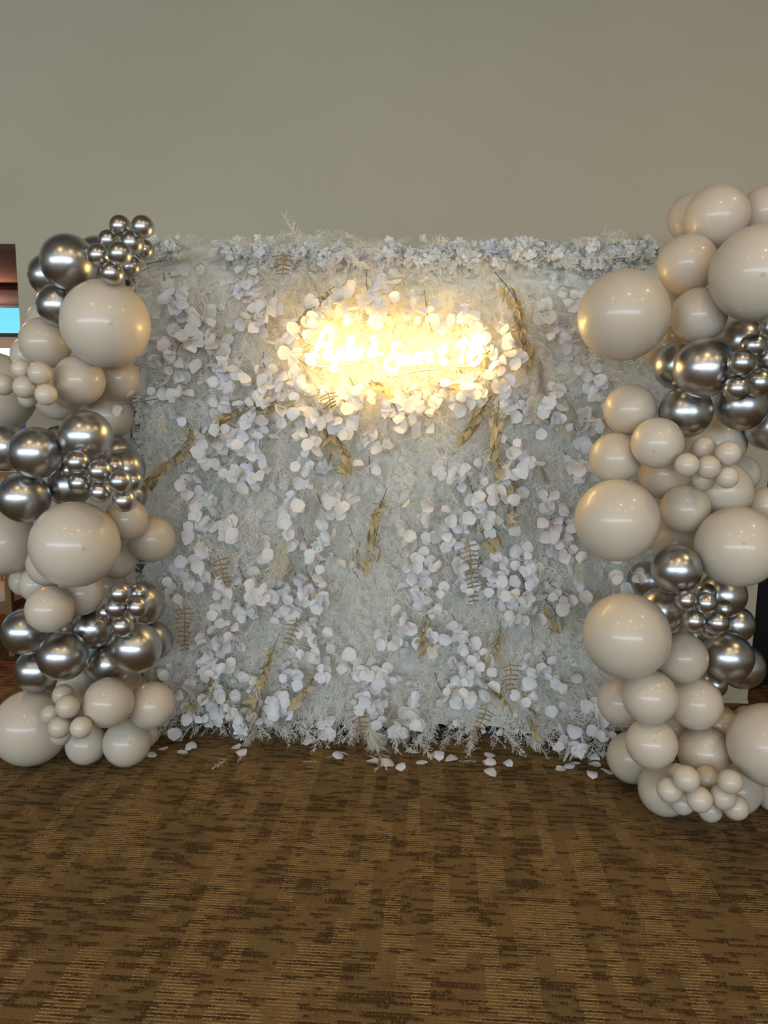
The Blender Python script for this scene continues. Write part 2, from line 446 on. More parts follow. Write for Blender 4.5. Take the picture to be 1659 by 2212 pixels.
NX, NZ = 44, 48
ph = rng.uniform(0, 6.28, size=12)
def drift(x, z):   # slow wander of the growing direction over the wall
    return (0.45 * math.sin(5.1 * x + 2.0 * math.sin(3.3 * z + ph[0]) + ph[1]) + 0.3 * math.sin(9.7 * x - 6.1 * z + ph[2]))
def depth(x, z):
    return 0.5 + 0.5 * math.sin(6.3 * x + 2.2 * math.sin(4.1 * z + ph[3]) + ph[4]) * math.sin(5.2 * z + ph[5])
for i in range(NX):
    for j in range(NZ):
        x = FX0 - 0.05 + (FX1 - FX0 + 0.08) * (i + rng.uniform(0, 1)) / NX
        z = 0.03 + (FH - 0.02) * (j + rng.uniform(0, 1)) / NZ
        l = rng.uniform(0.13, 0.25)
        dx = drift(x, z) + rng.normal(scale=0.30); dy = -abs(rng.normal(scale=0.30)) - 0.10
        dz = -1.0
        if rng.uniform() < 0.12: dz = rng.uniform(-0.4, 0.4)
        if z < 0.16: dz = -0.35; dy -= 0.25
        if z > FH - 0.10: dz = rng.uniform(-0.9, 0.12); dy -= 0.2; l *= 0.7
        if x < FX0 + 0.06: dx -= 0.35
        if x > FX1 - 0.10: dx += 0.35
        d = np.array([dx, dy, dz]); d /= np.linalg.norm(d)
        if z + d[2] * l < 0.02: l = max(0.09, (z - 0.02) / max(-d[2], 0.05))
        y0 = 3.375 - 0.055 * depth(x, z) - rng.uniform(0, 0.03)
        items.append((int(rng.integers(8)), rot_basis(d, rng.uniform(0, 6.28)) * l, np.array([x, y0, z])))
for k in range(150):    # the fringe along the top
    x = FX0 - 0.02 + (FX1 - FX0 + 0.02) * (k + rng.uniform()) / 150
    d = np.array([rng.normal(scale=.5), -0.5 - rng.uniform(), rng.uniform(-1.0, 0.25)]); d /= np.linalg.norm(d)
    items.append((int(rng.integers(8)), rot_basis(d, rng.uniform(0, 6.28)) * rng.uniform(0.09, 0.16), np.array([x, 3.38, FH - 0.02 - rng.uniform(0, .1)])))
for k in range(70):     # bushy clumps standing out of the mat
    x = rng.uniform(FX0 + 0.05, FX1 - 0.05); z = rng.uniform(0.15, FH - 0.12); y0 = rng.uniform(3.30, 3.35)
    for q in range(9):
        d = np.array([rng.normal(scale=.7), -0.45 - rng.uniform(), -0.5 + rng.normal(scale=.6)]); d /= np.linalg.norm(d)
        items.append((int(rng.integers(8)), rot_basis(d, rng.uniform(0, 6.28)) * rng.uniform(0.07, 0.135), np.array([x + rng.normal(scale=.012), y0, z + rng.normal(scale=.012)])))
scatter('fern_fronds', FR, items, M_FROND)

# mat of small pale florets behind the ferns
def floret(seed):
    r = np.random.default_rng(seed); V = []; F = []
    for k in range(5):
        a = 2 * PI * k / 5 + r.normal(scale=0.2); c_, s_ = math.cos(a), math.sin(a); up_ = r.uniform(0.1, 0.5)
        i = len(V)
        V += [(0, 0, 0), (0.55 * c_ - 0.42 * s_, 0.55 * s_ + 0.42 * c_, up_ * .5), (1.0 * c_, 1.0 * s_, up_), (0.55 * c_ + 0.42 * s_, 0.55 * s_ - 0.42 * c_, up_ * .5)]
        F += [(i, i + 3, i + 2), (i, i + 2, i + 1)]
    return np.array(V, dtype=np.float32), np.array(F, dtype=np.int32)
FL = [floret(s) for s in range(5)]
items = []
for k in range(5200):
    x = rng.uniform(FX0, FX1); z = rng.uniform(0.05, FH); r_ = rng.uniform(0.013, 0.026)
    d = np.array([rng.normal(scale=.5), -1.0, rng.normal(scale=.5)])
    items.append((int(rng.integers(5)), rot_basis(d, rng.uniform(0, 6.28)) * r_, np.array([x, rng.uniform(3.33, 3.39), z])))
scatter('floret_mat', FL, items, M_MAT)

# round leaf templates: rows across a folded, cupped disc with a short point
def round_leaf(cup, fold, curl, wob, asp, point=0.12):
    """Stem point at the origin, hanging along -z; a midrib from stem to tip with a crease along it."""
    V = []; F = []; n = 11
    mid = [-(2.0 * k / n) for k in range(n + 1)]
    for k in range(n + 1):
        z = mid[k]; V.append((0, -(curl * max(0, -z - 1.0) ** 2 + cup * (z + 1) ** 2), z - (point if k == n else 0)))
    for s in (-1, 1):
        o = len(V)
        for k in range(1, n):
            u = mid[k] + 1
            w_ = math.sqrt(max(0.0, 1 - u * u)) * asp * (1 + wob * math.sin(5.1 * u + 3 * s + 11 * cup))
            for q in (0.55, 1.0):
                x = s * w_ * q
                V.append((x, -(cup * (x * x + u * u) + fold * abs(x) + curl * max(0, -u) ** 2), mid[k] + 0.08 * abs(x)))
        def g(k, q): return o + (k - 1) * 2 + q
        for k in range(1, n - 1):
            a = [(k, g(k, 0), g(k + 1, 0)), (k, g(k + 1, 0), k + 1), (g(k, 0), g(k, 1), g(k + 1, 1)), (g(k, 0), g(k + 1, 1), g(k + 1, 0))]
            F += a if s > 0 else [f[::-1] for f in a]
        a = [(0, g(1, 0), 1), (0, g(1, 1), g(1, 0)), (n - 1, g(n - 1, 0), n), (g(n - 1, 0), g(n - 1, 1), n)]
        F += a if s > 0 else [f[::-1] for f in a]
    return np.array(V, dtype=np.float32), np.array(F, dtype=np.int32)
RL = [round_leaf(0.16, 0.10, 0.0, 0.05, 1.0), round_leaf(-0.12, 0.30, 0.0, 0.10, 0.92), round_leaf(0.0, 0.45, 0.15, 0.06, 1.05), round_leaf(0.20, -0.15, 0.3, 0.12, 0.95), round_leaf(-0.2, 0.12, -0.1, 0.08, 1.08), round_leaf(0.05, 0.95, 0.2, 0.05, 0.9)]
RLM = [np_mesh('round_leaf', V, F, M_EUCO) for V, F in RL]
def leaf_basis(hang, tiltx, tiltz, size):
    """Leaf frame: local -z hangs along `hang` (angle in the wall plane), then turned about x and z."""
    R = Matrix.Rotation(hang, 3, 'Y') @ Matrix.Rotation(tiltz, 3, 'Z') @ Matrix.Rotation(tiltx, 3, 'X')
    return np.array(R) * size

SPRIGS = [
    (-1.155,2.095,-1.051,1.961,9,0), (-1.120,2.038,-1.012,1.883,10,0), (-1.133,1.921,-1.023,1.863,6,0), (-0.788,2.174,-0.816,2.040,7,0),
    (-0.775,2.117,-0.849,1.894,12,0), (-0.735,2.079,-0.718,1.866,11,0), (-0.686,2.021,-0.697,1.856,6,0), (-0.979,1.981,-0.920,1.874,7,0),
    (-0.951,1.864,-0.903,1.726,11,0), (-1.084,1.853,-1.036,1.725,8,0), (-0.992,1.844,-0.985,1.725,3,0), (-1.208,1.851,-1.126,1.813,5,0),
    (-0.872,1.756,-0.801,1.698,9,0), (-1.180,1.743,-1.069,1.654,8,0), (-1.262,1.782,-1.180,1.743,6,0), (-1.255,1.682,-1.216,1.592,6,0),
    (-1.163,1.643,-1.071,1.594,7,0), (-1.130,1.563,-1.104,1.512,4,0), (-0.924,1.706,-0.864,1.627,5,0), (-0.905,1.606,-0.855,1.527,6,0),
    (-0.739,1.768,-0.720,1.589,9,0), (-0.678,1.749,-0.618,1.630,9,0), (-0.638,1.670,-0.588,1.591,6,0), (-0.761,1.638,-0.680,1.549,8,0),
    (-0.823,1.587,-0.773,1.487,10,0), (-0.927,1.525,-0.887,1.465,5,0), (-1.012,1.463,-0.973,1.320,8,0), (-0.992,1.423,-0.941,1.352,6,0),
    (-0.866,1.486,-0.816,1.364,12,0), (-0.804,1.467,-0.744,1.325,10,0), (-0.663,1.550,-0.639,1.520,2,0), (-0.691,1.469,-0.743,1.407,6,0),
    (-0.578,1.491,-0.527,1.410,9,0), (-0.537,1.451,-0.475,1.330,8,0), (-0.578,1.348,-0.496,1.309,5,0), (-0.384,1.534,-0.313,1.495,7,0),
    (-0.384,1.484,-0.353,1.444,2,0), (-0.251,1.446,-0.190,1.376,8,0), (-0.367,2.119,-0.357,2.043,6,0), (-0.279,2.100,-0.258,2.005,9,0),
    (-0.200,2.138,-0.170,2.044,7,0), (-0.229,2.044,-0.178,1.929,9,0), (-0.101,2.044,-0.059,1.930,8,0), (-0.022,2.026,0.010,1.892,8,0),
    (0.105,2.008,0.137,1.932,7,0), (0.156,1.951,0.237,1.856,9,0), (-0.476,2.080,-0.456,1.965,8,0), (-0.526,2.003,-0.456,1.888,10,0),
    (-0.416,2.023,-0.336,1.947,9,0), (-0.576,1.945,-0.516,1.849,8,0), (-0.606,1.867,-0.526,1.750,9,0), (-0.577,1.750,-0.537,1.632,9,0),
    (-0.618,1.611,-0.557,1.531,6,0), (0.218,1.856,0.320,1.741,10,0), (0.325,1.857,0.397,1.761,8,0), (0.293,1.933,0.336,1.819,7,0),
    (0.423,2.048,0.486,1.935,8,0), (0.565,2.086,0.601,1.955,8,0), (0.514,1.954,0.589,1.821,8,0), (-0.153,1.637,-0.091,1.539,9,0),
    (-0.073,1.618,0.009,1.530,10,0), (0.006,1.659,0.098,1.581,10,0), (0.085,1.680,0.187,1.602,10,0), (0.164,1.700,0.265,1.623,10,0),
    (0.252,1.721,0.344,1.624,9,0), (0.322,1.683,0.405,1.586,9,0), (0.345,1.605,0.387,1.536,6,0), (-0.071,1.539,-0.020,1.480,7,0),
    (-0.183,1.597,-0.130,1.478,8,0), (-0.374,1.614,-0.293,1.555,8,0), (-0.334,1.674,-0.253,1.596,7,0), (-0.476,1.672,-0.415,1.594,6,0),
    (-0.496,1.552,-0.414,1.473,8,0), (0.611,1.764,0.712,1.688,9,0), (0.673,1.687,0.736,1.610,8,0), (0.518,1.685,0.544,1.549,9,0),
    (0.503,1.587,0.547,1.480,7,0), (0.629,1.609,0.673,1.511,6,0), (0.661,1.551,0.743,1.493,7,0), (0.645,1.491,0.688,1.432,5,0),
    (0.633,1.352,0.716,1.273,8,0), (0.453,1.378,0.495,1.339,3,0), (0.124,1.352,0.176,1.312,5,0), (0.331,1.446,0.374,1.367,6,0),
    (0.335,1.346,0.377,1.286,6,0), (0.415,1.347,0.436,1.307,3,0), (0.277,1.284,0.361,1.184,8,0), (0.065,1.330,0.126,1.281,5,0),
    (-0.911,1.321,-0.870,1.260,5,0), (-0.859,1.281,-0.819,1.199,8,0), (-0.806,1.323,-0.745,1.242,7,0), (-0.723,1.315,-0.693,1.284,2,0),
    (-1.037,1.277,-1.017,1.257,2,0), (-1.080,1.256,-1.039,1.194,4,0), (-0.599,1.286,-0.558,1.205,4,0), (-0.662,1.213,-0.610,1.183,3,0),
    (-0.631,1.141,-0.611,1.015,6,0), (-0.579,1.183,-0.537,1.122,5,0), (-0.413,1.228,-0.371,1.105,10,0), (-0.361,1.168,-0.341,1.137,3,0),
    (-0.475,1.144,-0.434,1.103,3,0), (-1.114,1.182,-1.020,1.132,6,0), (-1.020,1.111,-1.001,1.048,6,0), (-1.000,1.090,-0.938,1.028,6,0),
    (-0.915,1.081,-0.875,0.966,10,0), (-1.053,1.068,-1.026,0.898,8,0), (-1.075,1.046,-1.046,0.919,5,0), (-1.057,0.918,-0.985,0.791,9,0),
    (-1.124,0.830,-1.029,0.746,6,0), (-1.200,0.796,-1.128,0.700,8,0), (-0.985,0.813,-0.922,0.760,4,0), (-0.943,0.738,-0.901,0.707,3,0),
    (-0.727,0.980,-0.696,0.885,4,0), (-0.548,0.974,-0.475,0.891,9,0), (-0.475,1.061,-0.433,1.020,3,0), (-0.454,0.913,-0.370,0.873,4,0),
    (-0.835,0.806,-0.730,0.712,9,0), (-0.761,0.754,-0.666,0.714,7,0), (-0.644,0.790,-0.602,0.716,6,0), (-0.601,0.824,-0.549,0.761,4,0),
    (-0.538,0.825,-0.475,0.676,12,0), (-0.623,0.715,-0.560,0.630,9,0), (-0.581,0.651,-0.539,0.565,7,0), (-0.528,0.587,-0.475,0.523,6,0),
    (-0.923,0.673,-0.883,0.531,7,0), (-0.859,0.664,-0.795,0.622,5,0), (-0.991,0.528,-0.927,0.463,6,0), (-0.905,0.508,-0.851,0.466,5,0),
    (-0.752,0.624,-0.667,0.594,5,0), (-0.260,1.324,-0.249,1.273,3,0), (0.094,1.351,0.177,1.292,6,0), (0.126,1.281,0.157,1.261,3,0),
    (0.287,1.284,0.341,1.194,5,0), (0.199,1.221,0.242,1.140,7,0), (0.162,1.107,0.214,1.067,8,0), (0.091,1.116,0.132,1.075,5,0),
    (0.263,1.120,0.327,1.039,7,0), (0.489,1.238,0.532,1.188,4,0), (0.532,1.188,0.604,1.148,4,0), (0.544,1.147,0.590,1.025,9,0),
    (0.596,1.107,0.641,1.005,6,0), (0.611,0.994,0.674,0.954,6,0), (0.633,1.342,0.696,1.272,5,0), (-0.085,1.194,-0.064,1.164,2,0),
    (-0.023,1.175,0.019,1.114,4,0), (-0.102,1.049,-0.039,0.967,6,0), (-0.052,1.092,-0.010,1.051,4,0), (-0.039,0.946,0.025,0.884,7,0),
    (-0.079,0.902,-0.015,0.798,9,0), (-0.056,0.775,-0.013,0.712,6,0), (0.018,0.713,0.092,0.662,7,0), (0.042,1.032,0.105,0.970,8,0),
    (0.135,0.982,0.167,0.930,4,0), (0.147,0.919,0.200,0.868,6,0), (0.169,0.867,0.256,0.742,9,0), (0.089,0.780,0.122,0.738,4,0),
    (0.251,0.890,0.297,0.743,5,0), (0.288,0.975,0.354,0.851,5,0), (0.324,0.840,0.379,0.746,9,0), (0.358,0.745,0.416,0.597,10,0),
    (0.401,0.704,0.444,0.652,4,0), (0.410,0.979,0.476,0.876,9,0), (0.434,0.896,0.478,0.813,7,0), (0.448,0.801,0.493,0.707,6,0),
    (0.461,0.748,0.526,0.665,5,0), (0.553,0.951,0.615,0.921,4,0), (0.571,0.794,0.646,0.712,8,0), (0.661,0.818,0.705,0.756,3,0),
    (-0.096,0.688,-0.031,0.582,6,0), (-0.157,0.556,-0.071,0.493,7,0), (0.157,0.588,0.243,0.504,9,0), (0.022,0.562,0.075,0.520,5,0),
    (-1.014,0.460,-0.984,0.349,8,0), (-0.994,0.393,-0.951,0.350,6,0), (-0.939,0.440,-0.918,0.374,4,0), (-1.225,0.362,-1.193,0.330,3,0),
    (-1.184,0.285,-1.152,0.229,5,0), (-1.118,0.276,-1.086,0.231,3,0), (-0.997,0.280,-0.943,0.214,6,0), (-1.110,0.162,-1.044,0.118,7,0),
    (-1.010,0.189,-0.923,0.135,7,0), (-1.022,0.119,-0.979,0.075,6,0), (-0.888,0.239,-0.867,0.149,5,0), (-0.878,0.171,-0.846,0.104,4,0),
    (-0.843,0.309,-0.800,0.243,5,0), (-0.724,0.223,-0.670,0.157,5,0), (-0.757,0.176,-0.725,0.097,5,0), (-0.713,0.246,-0.670,0.180,6,0),
    (-0.647,0.384,-0.582,0.296,6,0), (-0.626,0.250,-0.604,0.228,2,0), (-0.496,0.456,-0.442,0.347,7,0), (-0.378,0.460,-0.367,0.416,2,0),
    (-0.371,0.383,-0.356,0.361,1,0), (-0.293,0.397,-0.249,0.332,9,0), (-0.291,0.285,-0.259,0.219,6,0), (-0.227,0.265,-0.172,0.132,9,0),
    (-0.355,0.215,-0.334,0.182,1,0), (-0.196,0.378,-0.132,0.314,6,0), (-0.614,0.474,-0.539,0.454,5,0), (-1.167,0.090,-1.124,0.046,3,0),
    (-0.513,0.072,-0.496,0.027,2,0), (-0.452,0.097,-0.409,0.053,4,0), (-0.150,0.133,-0.085,0.067,6,0), (-0.218,0.399,-0.132,0.314,6,0),
    (0.108,0.477,0.130,0.445,3,0), (0.180,0.502,0.225,0.416,8,0), (0.204,0.415,0.270,0.329,10,0), (0.144,0.324,0.187,0.281,4,0),
    (0.208,0.282,0.231,0.238,5,0), (0.281,0.307,0.293,0.274,2,0), (0.081,0.288,0.114,0.245,3,0), (0.286,0.473,0.329,0.442,3,0),
    (0.453,0.446,0.499,0.360,5,0), (0.512,0.514,0.538,0.405,4,0), (0.417,0.313,0.502,0.283,4,0), (0.464,0.192,0.446,0.113,3,0),
    (0.579,0.407,0.665,0.355,5,0), (0.569,0.274,0.597,0.253,1,0), (0.611,0.187,0.676,0.145,4,0), (0.763,0.271,0.819,0.195,5,0),
    (0.760,0.137,0.865,0.119,4,0), (0.627,0.075,0.723,0.034,9,0), (0.701,0.056,0.789,-0.008,6,0), (-0.014,0.296,0.007,0.274,2,0),
    (-0.044,0.205,0.000,0.116,9,0), (-0.086,0.135,-0.042,0.069,4,0),
    (-1.200,1.587,-1.282,1.567,2,3.0), (0.807,0.986,0.854,0.902,4,2.97), (0.780,0.909,0.811,0.862,3,2.98), (-1.201,2.161,-1.220,2.114,1,3.12)]
bulk = []; singles = 0; MAXS = 300
order = list(range(len(SPRIGS)))
total = sum(s[4] if s[4] < 4 else int(s[4] * 1.4) for s in SPRIGS)
keep = MAXS / total
acc = 0.0
for si, (x0, z0, x1, z1, n, yf) in enumerate(SPRIGS):
    n = n if n < 4 else int(n * 1.4)
    yb = yf or rng.uniform(3.20, 3.27)
    back = 3.34 - yb if yf else 0.05
    bow = rng.normal(scale=0.02)
    def pos(t):
        return Vector((x0 + (x1 - x0) * t + bow * math.sin(PI * t), yb + 0.06 * (1 - t) ** 2 - 0.012 * math.sin(PI * t), z0 + (z1 - z0) * t))
    dxz = Vector((x1 - x0, 0, z1 - z0)); ln = max(dxz.length, 0.02)
    up_pt = pos(0) - dxz / ln * 0.04 + Vector((0, back, 0.02))
    pts = [up_pt] + [pos(k / 5) for k in range(6)]
    dark = (si * 7) % 10 < 4
    sp = shift(MB().tube(pts, 0.0021, 4, 0.55)).build('eucalyptus_sprig', M_STEM if dark else M_PSTEM, fwall)
    hang0 = math.atan2(-(x1 - x0), -(z1 - z0)) if ln > 0.03 else 0.0
    wid = 0.015 + 0.016 * min(1.0, n / 9)
    for k in range(n):
        t = (k + 0.5) / n
        p = pos(t) + Vector((rng.normal(scale=wid * 0.75), -0.012 * (k % 3) + rng.normal(scale=0.008), rng.normal(scale=0.012) + 0.018))
        s = 1 if k % 2 else -1
        hang = -hang0 * 0.0 + s * rng.uniform(0.1, 0.95) + rng.normal(scale=0.25)
        size = rng.uniform(0.0190, 0.0315) * (1.1 if n < 4 else 1.0)
        R = leaf_basis(hang, rng.normal(scale=0.45) - 0.30, rng.normal(scale=0.70), size)
        ti = int(rng.choice(6, p=(.27, .2, .15, .16, .14, .08)))
        acc += keep
        front = (k % 3 == 2) or n < 5
        if acc >= 1.0 and front and singles < MAXS:
            acc -= 1.0; singles += 1
            o = fpart('leaf', RLM[ti], sp)
            o.matrix_local = Matrix.Translation(p - fwall.location + Vector((0, -0.012, 0))) @ Matrix([list(r_) for r_ in R]).to_4x4()
        else:
            bulk.append((ti, R, np.array(p)))
ob = scatter('round_leaves', RL, bulk, M_EUC)

# dried golden branches with pointed leaves
def pointed_leaf(bend, fold):
    V = []; F = []; n = 6
    for k in range(n + 1):
        t = k / n; wv = 0.20 * math.sin(PI * min(1, t * 1.02)) ** 0.8 * (1 - 0.25 * t)
        y = -bend * t * t
        V += [(-wv, y - fold * wv, -t), (0, y, -t), (wv, y - fold * wv, -t)]
    for k in range(n):
        a = 3 * k
        F += [(a, a + 1, a + 4), (a, a + 4, a + 3), (a + 1, a + 2, a + 5), (a + 1, a + 5, a + 4)]
    return np.array(V, dtype=np.float32), np.array(F, dtype=np.int32)
PL = [np_mesh('pointed_leaf', *pointed_leaf(b_, f_), M_GOLD, True) for b_, f_ in ((0.15, 0.3), (-0.12, 0.5), (0.3, -0.4), (0.05, 0.9))]
GOLD = [
    (0.293,2.119,0.360,1.894,16), (0.387,1.932,0.416,1.809,6), (-0.414,2.096,-0.523,1.972,7), (-0.253,1.694,-0.192,1.666,5),
    (0.025,1.688,0.104,1.679,6), (0.267,1.623,0.169,1.484,13), (0.303,1.624,0.290,1.426,10), (0.274,1.426,0.314,1.327,5),
    (-0.736,1.609,-0.922,1.486,10), (-0.778,1.558,-0.655,1.600,8), (-1.069,1.402,-1.265,1.192,15), (-1.097,1.523,-1.059,1.402,6),
    (-0.452,1.493,-0.370,1.313,11), (-0.473,1.533,-0.442,1.393,6), (-0.186,1.195,-0.235,1.049,10), (-0.214,1.050,-0.243,0.902,5),
    (0.223,1.081,0.275,1.010,8), (0.404,1.309,0.391,1.136,9), (-0.447,0.886,-0.472,0.779,3), (-0.338,1.026,-0.305,0.869,5),
    (0.020,0.665,0.002,0.513,6), (0.540,0.735,0.561,0.630,4), (0.352,0.601,0.315,0.492,5), (-1.000,0.345,-1.069,0.206,6),
    (-0.681,0.490,-0.763,0.252,11), (-0.747,0.276,-0.779,0.173,3), (-0.471,0.364,-0.568,0.249,6), (0.298,0.371,0.364,0.275,6),
    (0.475,0.257,0.506,0.136,4), (0.255,1.855,0.237,1.816,3)]
for x0, z0, x1, z1, n in GOLD:
    n = int(n * 1.35 + 0.5)
    yb = rng.uniform(3.19, 3.24); bow = rng.normal(scale=0.025)
    def pos(t): return Vector((x0 + (x1 - x0) * t + bow * math.sin(PI * t), yb + 0.07 * (1 - t) ** 2, z0 + (z1 - z0) * t))
    mb = MB().tube([pos(-0.15)] + [pos(k / 5) for k in range(6)], 0.002, 4, 0.5)
    br = []
    ang = math.atan2(-(x1 - x0), -(z1 - z0))
    for k in range(n):
        t = (k + 0.7) / n; s = 1 if k % 2 else -1
        p = pos(t); off = Vector((s * rng.uniform(0.005, 0.03), -rng.uniform(0, 0.02), -0.015))
        mb.tube([p, p + off], 0.0012, 3)
        br.append((p + off, ang + s * rng.uniform(0.05, 0.6)))
    sp = shift(mb).build('golden_branch', M_STEM, fwall)
    for p, hg in br:
        o = fpart('golden_leaf', PL[int(rng.integers(4))], sp)
        R = leaf_basis(hg, rng.normal(scale=0.25) - 0.1, rng.normal(scale=0.8), rng.uniform(0.050, 0.086))
        o.matrix_local = Matrix.Translation(p - fwall.location) @ Matrix([list(r_) for r_ in R]).to_4x4()

# knobbly brown ferns
FERN = [
    (-0.623,2.214,-0.619,2.102), (-0.929,0.909,-0.885,0.761), (-1.095,0.690,-1.078,0.438), (0.179,1.022,0.230,0.706),
    (0.382,0.469,0.403,0.306), (0.294,0.258,0.234,0.055), (-0.302,0.234,-0.264,0.045), (-0.444,1.642,-0.405,1.558),
    (-0.574,0.641,-0.606,0.488)]
for x0, z0, x1, z1 in FERN:
    mb = MB(); a = Vector((x0, 3.20, z0)); d = Vector((x1 - x0, 0.0, z1 - z0)); L = d.length; dn = d / L
    side = Vector((-dn.z, 0, dn.x))
    P = [a + d * t + Vector((0.006 * math.sin(6 * t), -0.01 * math.sin(PI * t), 0)) for t in [k / 8 for k in range(9)]]
    mb.tube(P, 0.0028, 5, 0.5)
    n = max(5, int(L / 0.024))
    for k in range(n):
        t = 0.12 + 0.84 * k / n; p = a + d * t + Vector((0.006 * math.sin(6 * t), -0.01, 0))
        for s in (-1, 1):
            l = rng.uniform(0.028, 0.05) * (1.15 - 0.7 * t)
            e = side * s * l + dn * l * rng.uniform(-0.1, 0.3) + Vector((0, rng.uniform(-.012, .006), 0))
            mb.tube([p, p + e * 0.5 + Vector((0, -.003, 0)), p + e], 0.0016, 3)
            for q in range(5):                                   # knobs along the pinna
                c_ = p + e * (q + 1) / 5.4; r_ = 0.0042
                vs = [c_ + Vector(v) * r_ for v in ((1, 0, 0), (-1, 0, 0), (0, 1, 0), (0, -1, 0), (0, 0, 1), (0, 0, -1))]
                mb.add(vs, [(4, 0, 2), (4, 2, 1), (4, 1, 3), (4, 3, 0), (5, 2, 0), (5, 1, 2), (5, 3, 1), (5, 0, 3)])
    shift(mb).build('brown_fern_frond', M_FERN, fwall)

# pampas plumes
PAMPAS = [
    (-0.542,2.143,-0.602,2.029,0), (-0.528,2.143,-0.473,2.049,0), (-1.193,1.562,-1.224,1.460,0), (-1.173,1.562,-1.168,1.451,0),
    (-0.613,1.040,-0.686,0.815,0), (-0.622,0.997,-0.648,0.838,0), (-0.296,0.248,-0.201,0.015,0), (0.440,1.703,0.435,1.547,0),
    (0.455,1.703,0.473,1.538,0), (0.579,1.628,0.574,1.461,0), (0.681,0.969,0.676,0.844,0), (0.307,1.769,0.280,1.711,0),
    (-0.765,0.093,-0.832,-0.025,1), (-0.108,0.233,-0.153,0.142,1), (0.481,1.350,0.515,1.271,1), (-0.577,0.872,-0.629,0.806,1),
    (0.461,1.800,0.481,1.646,1), (-0.612,0.157,-0.655,0.121,1)]
for x0, z0, x1, z1, kd in PAMPAS:
    a = np.array([x0, 3.22, z0]); d = np.array([x1 - x0, -0.01, z1 - z0]); L = np.linalg.norm(d); V = []; F = []
    for k in range(620):
        t = rng.uniform(0.05, 0.95); p = a + d * t
        sp_ = 0.05 * L + 0.13 * L * t
        e = p + d / L * rng.uniform(0.10, 0.28) * L + np.array([rng.normal(scale=sp_), rng.normal(scale=sp_ * .5) - 0.006, rng.normal(scale=0.01)])
        dd = e - p; nn = np.cross(dd, rng.normal(size=3)); nn /= np.linalg.norm(nn); w_ = 0.0015
        i = len(V); V += [p - nn * w_, p + nn * w_, e]; F.append((i, i + 1, i + 2))
    V = np.array(V) - LOC
    fpart('pampas_plume', np_mesh('pampas_plume', V, np.array(F), M_PAMPB if kd else M_PAMP))

def round_floret(seed):
    r = np.random.default_rng(seed); V = []; F = []
    for k in range(4):
        a = PI / 2 * k + r.normal(scale=0.2); c_, s_ = math.cos(a), math.sin(a); h = r.uniform(0.05, 0.35); i = len(V)
        for u, v in ((0, 0), (0.35, 0.33), (0.75, 0.44), (1.0, 0.2), (1.0, -0.2), (0.75, -0.44), (0.35, -0.33)):
            V.append((u * c_ - v * s_, u * s_ + v * c_, h * u * u))
        F += [(i, i + q + 1, i + q) for q in range(1, 6)]
    return np.array(V, dtype=np.float32), np.array(F, dtype=np.int32)
HF = [round_floret(s) for s in range(6)]
# hydrangea heads (mostly along the top edge)
HYD = [(-1.178,2.256,0.041), (-1.123,2.268,0.041), (-0.879,2.257,0.049), (-0.833,2.249,0.045), (-0.742,2.257,0.041), (-0.692,2.248,0.037), (-0.582,2.248,0.049), (-0.532,2.248,0.045), (-0.462,2.229,0.049), (-0.383,2.239,0.052), (-0.313,2.230,0.045), (-0.224,2.230,0.041), (-0.165,2.240,0.049), (-0.106,2.249,0.045), (-0.047,2.250,0.049), (0.021,2.269,0.049), (0.099,2.259,0.045), (0.168,2.250,0.041), (0.245,2.275,0.041), (0.284,2.260,0.037), (0.361,2.279,0.052), (0.420,2.251,0.045), (0.477,2.260,0.049), (0.538,2.283,0.054), (0.611,2.265,0.052), (0.678,2.270,0.045), (0.709,2.233,0.049), (0.764,2.270,0.049), (0.821,2.261,0.045), (0.877,2.280,0.049), (0.920,2.262,0.041), (0.584,2.233,0.041), (0.796,2.215,0.049), (0.662,2.205,0.041), (-0.460,1.327,0.041), (-0.989,1.169,0.041), (-0.460,0.980,0.045), (-0.913,1.788,0.045), (0.874,0.793,0.037), (-0.793,0.677,0.037), (-0.856,0.085,0.049)]
for hi, (hx, hz, hr) in enumerate(HYD):
    hz -= rng.uniform(0, 0.045)
    V = []; F = []
    top = hz > FH - 0.15
    c0 = np.array([hx, rng.uniform(3.28, 3.34) if top else 3.25, hz - 0.01])
    for k in range(int(rng.integers(24, 46))):
        u = rng.normal(size=3); u[1] = -abs(u[1]) if not top or rng.uniform() < .7 else u[1]; u /= np.linalg.norm(u)
        p = c0 + u * hr * rng.uniform(0.6, 1.0)
        R = rot_basis(u + rng.normal(scale=0.35, size=3), rng.uniform(0, 6.28)) * rng.uniform(0.016, 0.024)
        fv, ff = HF[int(rng.integers(6))]
        F.append(ff + sum(len(q) for q in V)); V.append(fv @ R.T + p - LOC)
    fpart('hydrangea', np_mesh('hydrangea', np.concatenate(V), np.concatenate(F), M_HYD))

